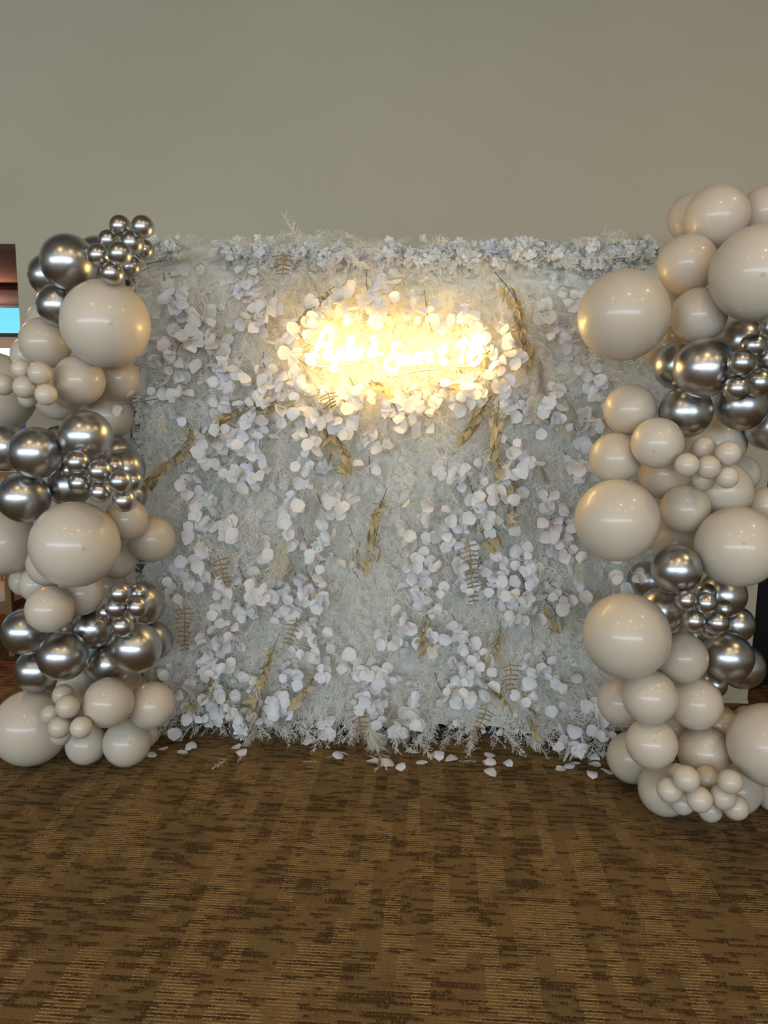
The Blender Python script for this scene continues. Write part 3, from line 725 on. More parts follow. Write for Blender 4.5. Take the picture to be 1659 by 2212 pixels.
# ---------------------------------------------------------------- neon sign
SIGN_AT = (-0.150, 1.796)
LETTERS = [
    [[(-0.405,1.885), (-0.422,1.892), (-0.441,1.877), (-0.457,1.843), (-0.472,1.806), (-0.491,1.772), (-0.507,1.762), (-0.503,1.779), (-0.484,1.787), (-0.457,1.780)], [(-0.405,1.885), (-0.411,1.850), (-0.422,1.806), (-0.430,1.769)], [(-0.464,1.825), (-0.437,1.832), (-0.407,1.837)]],
    [[(-0.437,1.795), (-0.422,1.810), (-0.410,1.795), (-0.420,1.775), (-0.435,1.780), (-0.437,1.795)]],
    [[(-0.407,1.808), (-0.408,1.784), (-0.397,1.773), (-0.385,1.784), (-0.382,1.811), (-0.385,1.773), (-0.389,1.747), (-0.399,1.730), (-0.406,1.741), (-0.391,1.764), (-0.372,1.781)]],
    [[(-0.359,1.807), (-0.374,1.805), (-0.378,1.788), (-0.368,1.775), (-0.356,1.786), (-0.353,1.809), (-0.353,1.781), (-0.343,1.777)]],
    [[(-0.345,1.783), (-0.330,1.819), (-0.319,1.852), (-0.328,1.858), (-0.338,1.832), (-0.341,1.789), (-0.331,1.776), (-0.322,1.789)]],
    [[(-0.288,1.810), (-0.305,1.815), (-0.316,1.798), (-0.308,1.780), (-0.293,1.787), (-0.286,1.810), (-0.287,1.784), (-0.276,1.784)]],
    [[(-0.235,1.866), (-0.238,1.849)]],
    [[(-0.255,1.797), (-0.240,1.820), (-0.230,1.838), (-0.226,1.810), (-0.234,1.790), (-0.249,1.788), (-0.253,1.799)], [(-0.230,1.810), (-0.215,1.797), (-0.195,1.798)]],
    [[(-0.120,1.834), (-0.135,1.841), (-0.148,1.828), (-0.148,1.809), (-0.134,1.791), (-0.128,1.768), (-0.135,1.740), (-0.154,1.729), (-0.175,1.738), (-0.182,1.758), (-0.170,1.775), (-0.151,1.779)]],
    [[(-0.115,1.798), (-0.111,1.769), (-0.101,1.758), (-0.090,1.769), (-0.087,1.795), (-0.084,1.767), (-0.073,1.760), (-0.062,1.773), (-0.060,1.799)]],
    [[(-0.054,1.775), (-0.039,1.784), (-0.037,1.799), (-0.049,1.799), (-0.054,1.782), (-0.046,1.764), (-0.031,1.768)]],
    [[(-0.012,1.777), (0.003,1.789), (0.002,1.804), (-0.009,1.803), (-0.014,1.787), (-0.006,1.768), (0.011,1.774)]],
    [[(0.060,1.841), (0.050,1.798), (0.047,1.772), (0.057,1.763), (0.071,1.773)], [(0.029,1.811), (0.050,1.815), (0.072,1.817)]],
    [[(0.104,1.827), (0.124,1.842), (0.144,1.862), (0.135,1.816), (0.127,1.764)]],
    [[(0.224,1.850), (0.214,1.869), (0.195,1.865), (0.173,1.839), (0.161,1.805), (0.162,1.777), (0.176,1.759), (0.196,1.767), (0.207,1.789), (0.199,1.807), (0.182,1.805), (0.167,1.787)]]]
CABLE = [(-0.503,1.757), (-0.480,1.746), (-0.457,1.742), (-0.428,1.741), (-0.410,1.726), (-0.395,1.718), (-0.373,1.728), (-0.354,1.751), (-0.324,1.757), (-0.299,1.761), (-0.272,1.772), (-0.247,1.769), (-0.218,1.760), (-0.200,1.728), (-0.175,1.710), (-0.154,1.704), (-0.127,1.712), (-0.089,1.720), (-0.042,1.730), (0.012,1.736), (0.057,1.746), (0.097,1.754), (0.131,1.749), (0.161,1.757)]

sign = empty('neon_sign', (SIGN_AT[0], 3.11, SIGN_AT[1]))
tag(sign, 'glowing warm white cursive neon sign mounted on the flower wall', 'neon sign')
def sign_mb(strokes, r, sides=8):
    mb = MB()
    for st in strokes:
        pts = spline([(x - SIGN_AT[0], 0.006 * (i % 2), z - SIGN_AT[1]) for i, (x, z) in enumerate(st)], 6)
        mb.tube(pts, r, sides)
    return mb
for strokes in LETTERS:
    sign_mb(strokes, 0.0095).build('letter', M_NEON, sign, True)
pts = [(x - SIGN_AT[0], 0.012, z - SIGN_AT[1]) for x, z in CABLE]
MB().tube(spline(pts, 6), 0.0028, 6).build('power_cable', M_CORD, sign, True)

# ---------------------------------------------------------------- fallen leaves and sprigs on the carpet
FALLEN = [
    (-1.231,3.095,"first fallen white leaf from the left column's foot, on the carpet"),
    (-1.198,3.120,"second fallen white leaf from the left column's foot, on the carpet"),
    (-1.102,3.124,"third fallen white leaf from the left column's foot, lying flat"),
    (-1.038,3.176,"fourth fallen white leaf from the left column's foot, by the ferns"),
    (-0.838,3.116,'fallen white leaf under the small fallen frond nearest the left column'),
    (-0.841,3.207,'fallen white leaf tucked at the ferns above the left small fallen frond'),
    (-0.392,3.160,'narrow fallen leaf left of the curled pair near the spiky floor sprig'),
    (-0.332,3.139,'curled fallen leaf on bare carpet left of the spiky floor sprig'),
    (-0.224,3.080,'fallen leaf at the left edge of the spiky floor sprig'),
    (-0.172,3.076,'fallen leaf in front of the spiky floor sprig'),
    (-0.069,3.068,'fallen leaf at the right edge of the spiky floor sprig, pointing to the viewer'),
    (-0.043,3.173,'upper left one of three fallen leaves right of the spiky floor sprig'),
    (-0.019,3.127,'lower one of three fallen leaves right of the spiky floor sprig'),
    (-0.001,3.195,'upper right one of three fallen leaves right of the spiky floor sprig'),
    (0.046,3.150,"lone fallen leaf between the leaf trio and the wall's middle foot"),
    (0.084,3.189,'fallen leaf half under the ferns right of the lone fallen leaf'),
    (0.136,3.180,"fallen leaf beside the small fallen frond at the wall's middle foot"),
    (0.250,3.221,'fallen leaf leaning up below the lowest brown fern'),
    (0.293,3.146,'fallen leaf left of the four-leaf heap near the brown fern'),
    (0.335,3.198,'topmost leaf of the four-leaf heap on the carpet'),
    (0.333,3.128,'middle leaf of the four-leaf heap on the carpet'),
    (0.381,3.158,'right leaf of the four-leaf heap on the carpet'),
    (0.322,3.065,'yellowish lowest leaf of the four-leaf heap, farthest out on the carpet'),
    (0.617,3.136,'first fallen leaf of the row leading to the right balloon column'),
    (0.676,3.158,'second fallen leaf of the row leading to the right balloon column'),
    (0.716,3.153,'third fallen leaf of the row leading to the right balloon column'),
    (0.766,3.145,'fourth fallen leaf of the row leading to the right balloon column'),
    (0.751,3.094,'thin edge-on fallen leaf in front of the row by the right column'),
    (0.793,3.085,"fallen leaf just before the cream balloon of the right column's foot"),
    (0.845,3.119,"last fallen leaf, touching the right balloon column's foot")]
FALLFROND = [(-0.532,3.070,0.20,0.07), (-0.435,3.117,0.50,0.06), (-0.864,3.070,-1.90,0.11), (-0.198,3.182,-1.20,0.17), (-0.134,3.165,-1.90,0.17), (-0.249,3.155,-0.60,0.14), (0.160,3.134,0.10,0.09), (-0.811,3.137,-1.50,0.10)]
FALLFROND_LABELS = ["small white frond lying alone on the carpet under the wall's middle", 'tiny white frond beside the lone frond on the carpet', "white frond hanging onto the carpet beside the left column's fallen leaves", 'forward stem of the spiky white sprig on the carpet', 'right leaning stem of the spiky white sprig on the carpet', 'left leaning stem of the spiky white sprig on the carpet', 'small white frond among fallen leaves right of the leaf trio', 'short white frond over the carpet left of the brown pampas plume']
for i, (x, y, lab) in enumerate(FALLEN):
    o = link('fallen_leaf', RLM[(i * 5) % 6] if (i * 5) % 6 != 5 else RLM[0])
    s = rng.uniform(0.022, 0.029)
    o.scale = (s, s, s)
    o.rotation_euler = (PI / 2 + rng.normal(scale=0.22) - 0.15, rng.normal(scale=0.2), rng.uniform(0, 6.28))
    o.location = (x, y, 0.02)
    bpy.context.view_layer.update()
    zmin = min((o.matrix_world @ v.co).z for v in o.data.vertices)
    o.location.z += 0.001 - zmin
    tag(o, lab, 'leaf', 'fallen leaves on the carpet')
spray = empty('fallen_sprig', (FALLFROND[3][0], FALLFROND[3][1], 0))
tag(spray, "spiky white sprig of three stems lying on the carpet at the wall's foot", 'sprig')
for i, ((x, y, a, l), lab) in enumerate(zip(FALLFROND, FALLFROND_LABELS)):
    V, F = FR[2]; R = rot_basis(np.array([math.cos(a), math.sin(a), 0.03]), 0.3) * l
    V = V @ R.T; V[:, 2] *= 0.45; V[:, 2] -= V[:, 2].min() - 0.001
    if 3 <= i <= 5:
        o = link('stem', np_mesh('stem', V, F, M_FROND), spray); o.location = Vector((x, y, 0)) - spray.location
    else:
        o = link('fallen_frond', np_mesh('fallen_frond', V, F, M_FROND)); o.location = (x, y, 0)
        tag(o, lab, 'leaf')

# ---------------------------------------------------------------- balloons
def balloon_mesh(name, seg, rings, m):
    V = [(0, 0, 1.004)]; F = []
    th = [PI * (i + 1) / (rings + 1) for i in range(rings)]
    for t_ in th:
        r_ = math.sin(t_); z = math.cos(t_)
        k = max(0.0, -z); z -= 0.05 * k ** 5; r_ *= 1 - 0.05 * k ** 3
        for j in range(seg): V.append((r_ * math.cos(2 * PI * j / seg), r_ * math.sin(2 * PI * j / seg), z))
    V.append((0, 0, -1.05))
    for j in range(seg): F.append((0, 1 + j, 1 + (j + 1) % seg))
    for i in range(rings - 1):
        for j in range(seg):
            a = 1 + i * seg + j; b_ = 1 + i * seg + (j + 1) % seg; F.append((a, a + seg, b_ + seg, b_))
    e = len(V) - 1; o = 1 + (rings - 1) * seg
    for j in range(seg): F.append((o + j, e, o + (j + 1) % seg))
    return MB().add(V, F).mesh(name, m, True)
def knot_mesh(name, m):
    mb = MB(); prof = [(0.025, -1.04), (0.028, -1.05), (0.048, -1.06), (0.044, -1.075), (0.025, -1.082), (0.05, -1.115), (0.055, -1.12)]
    n = 10; V = []; F = []
    for r_, z in prof:
        for j in range(n): V.append((r_ * math.cos(2 * PI * j / n), r_ * math.sin(2 * PI * j / n), z))
    for i in range(len(prof) - 1):
        for j in range(n): F.append((i * n + j, (i + 1) * n + j, (i + 1) * n + (j + 1) % n, i * n + (j + 1) % n))
    return mb.add(V, F).mesh(name, m, True)
KIND = {'c': ('cream_balloon', M_CREAM), 's': ('chrome_balloon', M_CHROME)}
BM = {(k, big): balloon_mesh(KIND[k][0], 56 if big else 36, 35 if big else 22, KIND[k][1]) for k in 'cs' for big in (True, False)}
KM = {k: knot_mesh('knot', KIND[k][1]) for k in 'cs'}
GROUPS = {'L': 'balloons of the left column', 'R': 'balloons of the right column'}
BALLOONS = [
('L','s',-1.1618,2.8232,2.2362,0.0396,0.32,-0.86,-0.39,'small chrome balloon, left one of the top pair crowning the left column'),
('L','s',-1.0528,2.7608,2.2195,0.0412,0.19,-0.92,-0.33,'small chrome balloon, right one of the top pair crowning the left column'),
('L','s',-1.2202,2.8522,2.1908,0.0393,0.33,-0.92,-0.21,'small chrome balloon under the left one of the top pair, left column'),
('L','s',-1.1107,2.8031,2.1729,0.0437,0.29,-0.95,-0.13,'small chrome balloon under the right one of the top pair, left column'),
('L','s',-1.0911,2.6401,2.1034,0.0421,0.26,-0.96,-0.07,'small chrome balloon at the centre of the cluster crowning the left column'),
('L','s',-1.1883,2.6855,2.1067,0.0396,0.34,-0.92,-0.19,'small chrome balloon between the largest chrome balloon and the crowning cluster, left column'),
('L','s',-1.1369,2.6769,2.0435,0.0413,0.19,-0.95,-0.25,'small chrome balloon sitting right above the topmost big cream balloon, left column'),
('L','s',-1.1263,2.9600,2.1780,0.0399,0.54,-0.82,-0.20,'small chrome balloon against the upper corner of the flower wall, behind the crowning cluster'),
('L','s',-1.1820,2.9600,2.1132,0.0419,0.32,-0.94,-0.11,'small chrome balloon half hidden low behind the crowning cluster, left column'),
('L','s',-1.3710,2.8345,2.1077,0.1032,0.43,-0.87,-0.24,'largest chrome balloon near the top of the left column'),
('L','s',-1.5610,3.0600,2.0937,0.0863,0.34,-0.94,-0.08,'chrome balloon peeking out left of the largest top chrome balloon, left column'),
('L','s',-1.4555,2.9103,1.9583,0.0834,0.39,-0.90,-0.21,'chrome balloon wedged above the cream ones, left shoulder of the topmost big cream balloon'),
('L','s',-1.4255,3.2100,2.1917,0.0889,0.35,-0.91,-0.22,'dark chrome balloon mostly hidden between the largest top one and the crowning cluster'),
('L','c',-1.2088,2.7685,1.8766,0.1611,0.49,-0.87,-0.07,'topmost of the two giant cream balloons facing forward on the left column'),
('L','c',-1.5564,2.9848,1.8198,0.1022,0.33,-0.94,0.10,'cream balloon to the left of the topmost giant cream balloon, left column'),
('L','c',-1.3480,2.8284,1.6676,0.0956,0.37,-0.91,0.17,'cream balloon directly below the topmost giant cream balloon, left column'),
('L','c',-1.2910,3.0600,1.6814,0.0886,0.32,-0.95,0.00,'cream balloon tucked below the topmost giant one on its flower wall side, left column'),
('L','c',-1.4178,3.2437,1.5202,0.1050,0.32,-0.93,0.20,'shaded cream balloon with a spray of white leaves over it, left column beside flower wall'),
('L','c',-1.7356,3.1905,1.7796,0.0805,0.42,-0.91,-0.07,'pale cream balloon edging out behind the one left of the topmost giant'),
('L','c',-1.6641,3.2100,1.9286,0.0803,0.43,-0.88,-0.19,'cream balloon sliver below the chrome top band, against the beige wall, left column'),
('L','c',-1.5134,2.7133,1.7047,0.0361,0.50,-0.85,-0.15,'small cream balloon, upper left of the five-balloon cluster on the left column'),
('L','c',-1.4190,2.6708,1.6892,0.0431,0.40,-0.91,0.06,'small cream balloon, upper right and largest of the five-balloon cluster, left column'),
('L','c',-1.4869,2.6810,1.6384,0.0417,0.49,-0.87,-0.07,'small cream balloon, middle left of the five-balloon cluster on the left column'),
('L','c',-1.3924,2.6544,1.6121,0.0396,0.50,-0.87,0.04,'small cream balloon, lower right of the five-balloon cluster on the left column'),
('L','c',-1.5477,2.8100,1.5972,0.0367,0.36,-0.93,0.08,'small cream balloon, lowest and half hidden of the five-balloon cluster, left column'),
('L','c',-1.6322,3.2100,1.5975,0.0989,0.47,-0.87,0.11,'greenish shaded cream balloon hanging lowest behind the five-balloon cluster, left column'),
('L','c',-1.4981,3.0600,1.6396,0.0872,0.37,-0.92,0.11,'shaded cream balloon showing only as a crescent under the forward cream one, left column'),
('L','c',-1.9315,3.2291,1.6146,0.1769,0.43,-0.89,0.13,'giant dim cream balloon cut by the picture edge beside the doorway, left column'),
('L','c',-1.6411,2.8100,1.6471,0.0411,0.44,-0.88,0.20,'small cream balloon alone on the dim giant one at the picture edge'),
('L','s',-1.3044,2.7686,1.4570,0.0990,0.44,-0.89,-0.04,'chrome balloon atop the upper-middle chrome band, below the leaf-draped cream one'),
('L','s',-1.4912,2.7452,1.3921,0.0989,0.55,-0.83,0.08,'large forward chrome balloon in the middle band of the left column'),
('L','s',-1.7980,3.0600,1.3885,0.1045,0.58,-0.81,0.10,'chrome balloon cut by the picture edge in the middle band, left column'),
('L','s',-1.5707,2.7800,1.2124,0.0994,0.46,-0.88,0.11,'lowest chrome balloon at the outer side of the middle band, left column'),
('L','s',-1.4600,2.9303,1.2452,0.0890,0.36,-0.92,0.17,'chrome balloon behind the middle small chrome cluster, above the giant cream balloon'),
('L','s',-1.2785,3.0595,1.3061,0.0853,0.52,-0.79,0.32,'bronze-tinted chrome balloon nearest the flower wall in the middle band, left column'),
('L','s',-1.3657,3.1767,1.3647,0.0711,0.46,-0.89,0.02,'dark chrome balloon barely showing under the leaf-draped cream one, left column'),
('L','s',-1.6379,3.2100,1.4051,0.0720,0.24,-0.97,0.08,'dark chrome sliver between the two upper chrome balloons of the middle band, left column'),
('L','s',-1.2983,3.1765,1.1757,0.0635,0.23,-0.96,0.18,'bronze shaded chrome balloon behind the lower end of the middle small cluster, left column'),
('L','s',-1.2892,2.6572,1.3679,0.0436,0.53,-0.83,0.18,'small chrome balloon, upper left of the ten-balloon cluster in the middle band'),
('L','s',-1.3323,2.8774,1.3741,0.0397,0.41,-0.91,0.03,'small chrome balloon, topmost and tucked behind in the ten-balloon cluster, left column'),
('L','s',-1.2068,2.6583,1.3355,0.0444,0.29,-0.95,0.08,'small chrome balloon in the very middle of the ten-balloon cluster, left column'),
('L','s',-1.2165,2.8100,1.3404,0.0361,0.40,-0.89,0.22,'small chrome balloon behind the upper right of the ten-balloon cluster, left column'),
('L','s',-1.1275,2.6470,1.3003,0.0426,0.35,-0.92,0.20,'small chrome balloon, forward one at the right of the ten-balloon cluster, left column'),
('L','s',-1.1464,2.8100,1.2840,0.0415,0.47,-0.88,0.07,'small chrome balloon, rightmost of the ten-balloon cluster, beside the dried golden leaves'),
('L','s',-1.4114,2.8275,1.3187,0.0364,0.42,-0.91,0.05,'small chrome balloon, leftmost and half hidden of the ten-balloon cluster, left column'),
('L','s',-1.2970,2.6834,1.2865,0.0416,0.49,-0.85,0.17,'small chrome balloon, lower left of the ten-balloon cluster on the left column'),
('L','s',-1.2204,2.6853,1.2539,0.0407,0.54,-0.84,-0.00,'small chrome balloon, bottom middle of the ten-balloon cluster, above the giant cream balloon'),
('L','s',-1.1316,2.6901,1.2229,0.0434,0.57,-0.82,0.08,'small chrome balloon, lowest of the ten-balloon cluster on the left column'),
('L','c',-1.3396,2.7110,1.0465,0.1647,0.59,-0.81,0.07,'lower giant cream balloon with a dark tip spot, front of the left column'),
('L','c',-1.2316,2.9340,1.1092,0.0893,0.46,-0.86,0.22,'cream balloon under the lowest small chrome one, flower wall side of the lower giant'),
('L','c',-1.1818,3.0818,0.9999,0.1000,0.31,-0.89,0.33,'cream balloon standing out farthest over the flower wall, middle of the left column'),
('L','c',-1.3444,3.0854,0.9059,0.0868,0.31,-0.95,-0.02,"cream balloon below the lower giant's flower wall side, left column"),
('L','c',-1.4209,3.2100,0.7511,0.0634,0.40,-0.85,0.35,'dim pinkish cream balloon just above the lower small chrome cluster, left column'),
('L','c',-1.8321,3.0600,0.9743,0.1448,0.55,-0.81,0.21,'giant cream balloon cut by the picture edge, outer side of the lower giant'),
('L','c',-1.5581,2.9205,0.9136,0.0904,0.39,-0.89,0.23,'cream balloon showing as a crescent beneath the lower giant, left column'),
('L','c',-1.6848,3.0600,0.7893,0.0820,0.20,-0.95,0.25,'bluish shaded cream balloon left below the lower giant cream balloon'),
('L','c',-1.8305,3.2100,0.7630,0.0702,0.44,-0.89,0.12,'pale cream balloon above the far room chair, outer edge of the left column'),
('L','c',-1.4496,2.7022,0.7889,0.0907,0.49,-0.82,0.29,'cream balloon above the lower chrome band, outer of two under the lower giant'),
('L','c',-1.4111,2.8824,0.8066,0.0933,0.40,-0.86,0.33,'cream balloon squeezed directly beneath the lower giant cream balloon, left column'),
('L','s',-1.6709,2.9100,0.6238,0.0974,0.49,-0.86,0.12,'outermost chrome balloon of the lower chrome band, left column'),
('L','s',-1.4466,2.7779,0.5714,0.0978,0.43,-0.84,0.33,'forward chrome balloon at the middle of the lower chrome band, left column'),
('L','s',-1.6737,2.9883,0.4239,0.0957,0.44,-0.88,0.18,'lowest chrome balloon of the lower band, above the floor-level giant cream balloon'),
('L','s',-1.3946,2.9436,0.6375,0.0861,0.26,-0.86,0.43,'chrome balloon left of the lower small chrome cluster, left column'),
('L','s',-1.3539,2.9740,0.4703,0.0876,0.44,-0.86,0.26,'chrome balloon between the two forward ones at the foot of the lower band'),
('L','s',-1.1494,2.7919,0.6113,0.1003,0.44,-0.85,0.28,'forward chrome balloon under the lower small cluster, flower wall side'),
('L','s',-1.1985,3.0927,0.5371,0.0883,0.41,-0.85,0.33,'chrome balloon peeking out by the flower wall at the lower chrome band'),
('L','s',-1.2227,3.0568,0.7159,0.0947,0.21,-0.93,0.30,'bronze-tinted chrome balloon behind the lower small cluster, against the flower wall'),
('L','s',-1.6509,3.2100,0.5419,0.0749,0.53,-0.76,0.37,'dark chrome sliver between the cream and chrome balloons of the lower band'),
('L','s',-1.1421,2.6414,0.8772,0.0400,0.24,-0.94,0.25,'small chrome balloon, topmost of the lower small cluster on the left column'),
('L','s',-1.1374,2.8100,0.8321,0.0370,0.53,-0.78,0.32,'small chrome balloon, upper right of the lower small cluster on the left column'),
('L','s',-1.1744,2.6804,0.8103,0.0434,0.36,-0.88,0.30,'small chrome balloon, forward middle of the lower small cluster with a dull tip spot'),
('L','s',-1.0911,2.6761,0.8160,0.0397,0.45,-0.88,0.11,'small chrome balloon, middle right of the lower small cluster on the left column'),
('L','s',-1.2754,2.8100,0.7497,0.0372,0.12,-0.98,0.14,'small chrome balloon, leftmost and half hidden of the lower small cluster, left column'),
('L','s',-1.1677,2.7097,0.7286,0.0431,0.40,-0.87,0.28,'small chrome balloon, lowest of the lower small cluster on the left column'),
('L','s',-1.2228,2.9304,0.6934,0.0330,0.26,-0.84,0.48,'tiny chrome sliver deep inside the lower small cluster, left column'),
('L','c',-1.7094,2.9769,0.1647,0.1647,0.53,-0.75,0.39,'giant cream balloon resting on the carpet at the foot of the left column'),
('L','c',-1.2685,2.7817,0.3800,0.1005,0.45,-0.87,0.21,"forward cream balloon at the middle of the left column's foot"),
('L','c',-1.1482,2.9262,0.3115,0.0985,0.28,-0.85,0.45,"cream balloon at the left column's foot leaning on the flower wall"),
('L','c',-1.2766,2.9625,0.1185,0.1017,0.46,-0.79,0.41,"cream balloon on the carpet at the left column's foot, nearest the fallen leaves"),
('L','c',-1.4652,2.9742,0.0969,0.0873,0.53,-0.79,0.31,'cream balloon on the carpet next to the floor-level giant, left column'),
('L','c',-1.5109,3.0024,0.3439,0.0851,0.35,-0.90,0.25,'cream balloon behind the low small cream cluster, under the lower chrome band'),
('L','c',-1.3579,3.2100,0.2595,0.0755,0.50,-0.78,0.37,"dim cream balloon tucked under the chrome ones at the left column's foot"),
('L','c',-1.2774,3.1542,0.0642,0.0642,-0.00,-0.96,0.27,"dim cream balloon sliver low beside the flower wall, left column's foot"),
('L','c',-1.6041,3.2100,0.1577,0.0783,0.28,-0.88,0.38,'cream balloon mostly hidden behind the low small cream cluster, left column'),
('L','c',-1.4708,2.8100,0.3931,0.0437,0.40,-0.82,0.41,'small cream balloon, topmost of the low six-balloon cluster on the left column'),
('L','c',-1.3873,2.6800,0.4027,0.0455,0.30,-0.88,0.37,'small cream balloon with tip spot, upper middle of the low six-balloon cluster'),
('L','c',-1.5279,2.8100,0.3064,0.0421,0.50,-0.73,0.47,'small cream balloon, leftmost of the low six-balloon cluster on the left column'),
('L','c',-1.4263,2.6800,0.3144,0.0439,0.44,-0.85,0.28,'small cream balloon, lower left of the low six-balloon cluster on the left column'),
('L','c',-1.3288,2.6629,0.3255,0.0426,0.57,-0.73,0.37,'small cream balloon, lower right of the low six-balloon cluster on the left column'),
('L','c',-1.4915,2.8100,0.2154,0.0422,0.36,-0.70,0.62,'small cream balloon, lowest and half hidden of the low six-balloon cluster'),
('R','c',1.0002,2.8094,2.2667,0.1086,-0.48,-0.84,-0.25,'topmost forward cream balloon crowning the right column'),
('R','c',0.9800,3.0050,2.3079,0.0911,-0.30,-0.93,-0.22,'grey-shaded cream balloon behind the topmost one, towards the flower wall'),
('R','c',1.1943,2.8800,2.3005,0.0909,-0.53,-0.83,-0.19,'grey-shaded cream balloon beside the topmost one at the picture edge, right column'),
('R','c',0.8923,2.7522,2.0946,0.1012,-0.28,-0.96,0.00,"cream balloon below the crown, covering the flower wall's upper corner"),
('R','c',1.0342,2.4978,2.0237,0.1491,-0.31,-0.93,-0.17,'giant cream balloon at the picture edge high on the right column'),
('R','c',0.6457,2.6000,1.9035,0.1504,-0.30,-0.93,0.22,'giant cream balloon jutting farthest over the flower wall, upper right column'),
('R','c',0.9207,2.6833,1.9138,0.0932,-0.41,-0.82,-0.40,'cream balloon with a tip spot between two upper giant balloons, right column'),
('R','c',0.9449,3.0300,2.0013,0.0629,-0.32,-0.95,-0.08,'dim cream balloon deep in the gap beside the upper jutting giant'),
('R','c',0.8770,2.9198,1.8256,0.0770,-0.22,-0.97,-0.02,'mauve shaded cream balloon under the upper jutting giant, right column'),
('R','c',1.1920,3.0300,1.9343,0.0718,-0.45,-0.89,0.02,'dim cream balloon in the gap above the upper chrome band, right column'),
('R','s',0.9182,2.5876,1.7321,0.0985,-0.51,-0.85,-0.11,'largest forward chrome balloon of the upper band, right column'),
('R','s',0.8929,2.7774,1.7479,0.0851,-0.53,-0.83,0.15,'chrome balloon with a yellow glow, flower wall end of the upper band'),
('R','s',1.1432,2.8800,1.8453,0.0839,-0.29,-0.96,-0.04,'chrome balloon behind the six-balloon chrome cluster, top of the upper band'),
('R','s',0.9101,2.7092,1.5844,0.0919,-0.20,-0.98,0.01,'lowest chrome balloon of the upper band on its flower wall side'),
('R','s',1.1089,2.7300,1.6106,0.0904,-0.29,-0.96,0.03,'chrome balloon beneath the six-balloon chrome cluster, right column'),
('R','s',1.2791,2.8736,1.5329,0.0910,-0.35,-0.93,0.12,'chrome balloon cut by the picture edge under the upper band, right column'),
('R','s',0.9877,2.4614,1.7451,0.0419,-0.31,-0.93,-0.22,'small chrome balloon, middle left of the six-balloon cluster, right column'),
('R','s',1.0835,2.6133,1.8093,0.0427,-0.23,-0.97,-0.09,'small chrome balloon, upper left of the six-balloon cluster, right column'),
('R','s',1.0555,2.4242,1.8502,0.0395,-0.48,-0.81,-0.32,'small chrome balloon, topmost of the six-balloon cluster at the picture edge'),
('R','s',1.1530,2.6466,1.7699,0.0434,-0.47,-0.88,-0.10,'small chrome balloon, middle right of the six-balloon cluster at the picture edge'),
('R','s',1.1038,2.6000,1.6885,0.0475,-0.32,-0.94,-0.13,'small chrome balloon, forward lower right of the six-balloon cluster, right column'),
('R','s',0.9897,2.4863,1.6646,0.0418,-0.37,-0.90,0.23,'small chrome balloon, lowest of the six-balloon cluster, right column'),
('R','c',0.7286,2.7578,1.5880,0.0931,-0.12,-0.93,-0.36,'cream balloon topmost of the trio over the flower wall, right column'),
('R','c',0.6767,2.7165,1.4143,0.0918,-0.46,-0.89,0.01,'cream balloon outermost of the trio over the flower wall, right column'),
('R','c',0.7819,2.5858,1.4790,0.0869,-0.39,-0.88,-0.27,'cream balloon with a tip spot, forward one of the trio by the flower wall'),
('R','c',0.6657,2.6000,1.2066,0.1439,-0.06,-0.98,0.19,"giant cream balloon below the trio, over the flower wall's middle"),
('R','c',0.9095,2.8800,1.3472,0.0990,-0.25,-0.97,-0.00,'greyish cream balloon directly under the trio, right column'),
('R','c',0.9431,2.7350,1.2321,0.0878,-0.40,-0.91,0.06,'greyish cream balloon right of the middle giant over the flower wall'),
('R','c',1.1062,2.8203,1.2948,0.1055,-0.37,-0.93,0.09,'cream balloon carrying the six small cream balloons, right column'),
('R','c',1.1370,2.9999,1.4604,0.1112,-0.40,-0.92,0.01,'bluish shaded cream balloon behind the six small cream balloons, right column'),
('R','c',1.2626,3.0661,1.3327,0.0786,-0.36,-0.93,-0.06,"cream balloon edging out right behind the small cream cluster's carrier"),
('R','c',1.2919,2.8800,1.2310,0.0724,-0.44,-0.88,0.20,'shiny mauve cream balloon at the picture edge above the lower giant'),
('R','c',1.0760,2.5806,1.1276,0.1398,-0.24,-0.94,0.25,'giant cream balloon at the picture edge, middle of the right column'),
('R','c',1.0164,3.0300,1.0508,0.0943,-0.24,-0.97,0.09,'grey shaded cream balloon above the lower chrome band, between two giants'),
('R','c',0.9549,2.6300,1.4636,0.0393,-0.32,-0.95,-0.03,'small cream balloon, upper left of the six small ones, right column'),
('R','c',0.9911,2.5122,1.4538,0.0413,-0.31,-0.92,0.22,'small cream balloon, upper right of the six small ones, right column'),
('R','c',0.8494,2.4786,1.4157,0.0387,-0.21,-0.97,0.10,'small cream balloon, leftmost of the six small ones, right column'),
('R','c',0.9251,2.4994,1.4076,0.0397,-0.29,-0.95,0.11,'small cream balloon, forward centre of the six small ones, right column'),
('R','c',0.9938,2.5095,1.3742,0.0369,-0.17,-0.98,0.06,'small cream balloon, lower right of the six small ones, right column'),
('R','c',0.9635,2.6300,1.3543,0.0395,-0.39,-0.90,0.20,'small cream balloon, bottom and half hidden of the six small ones, right column'),
('R','s',0.8667,2.5523,1.0478,0.0846,-0.32,-0.93,0.17,'forward chrome balloon topping the lower band, right column'),
('R','s',0.9459,3.1500,0.8636,0.0792,-0.36,-0.90,0.24,'chrome balloon with white leaves in front, against the flower wall, lower band'),
('R','s',0.8871,2.7427,0.8478,0.0840,-0.13,-0.96,0.27,'chrome balloon behind the lower giant cream one over the flower wall'),
('R','s',1.1500,2.8531,0.8848,0.0894,-0.45,-0.86,0.24,'chrome balloon under the edge giant, behind the seven-balloon chrome cluster'),
('R','s',1.2310,2.9065,0.7531,0.0732,-0.43,-0.89,0.18,'chrome balloon right of the seven-balloon cluster, against the beige wall strip'),
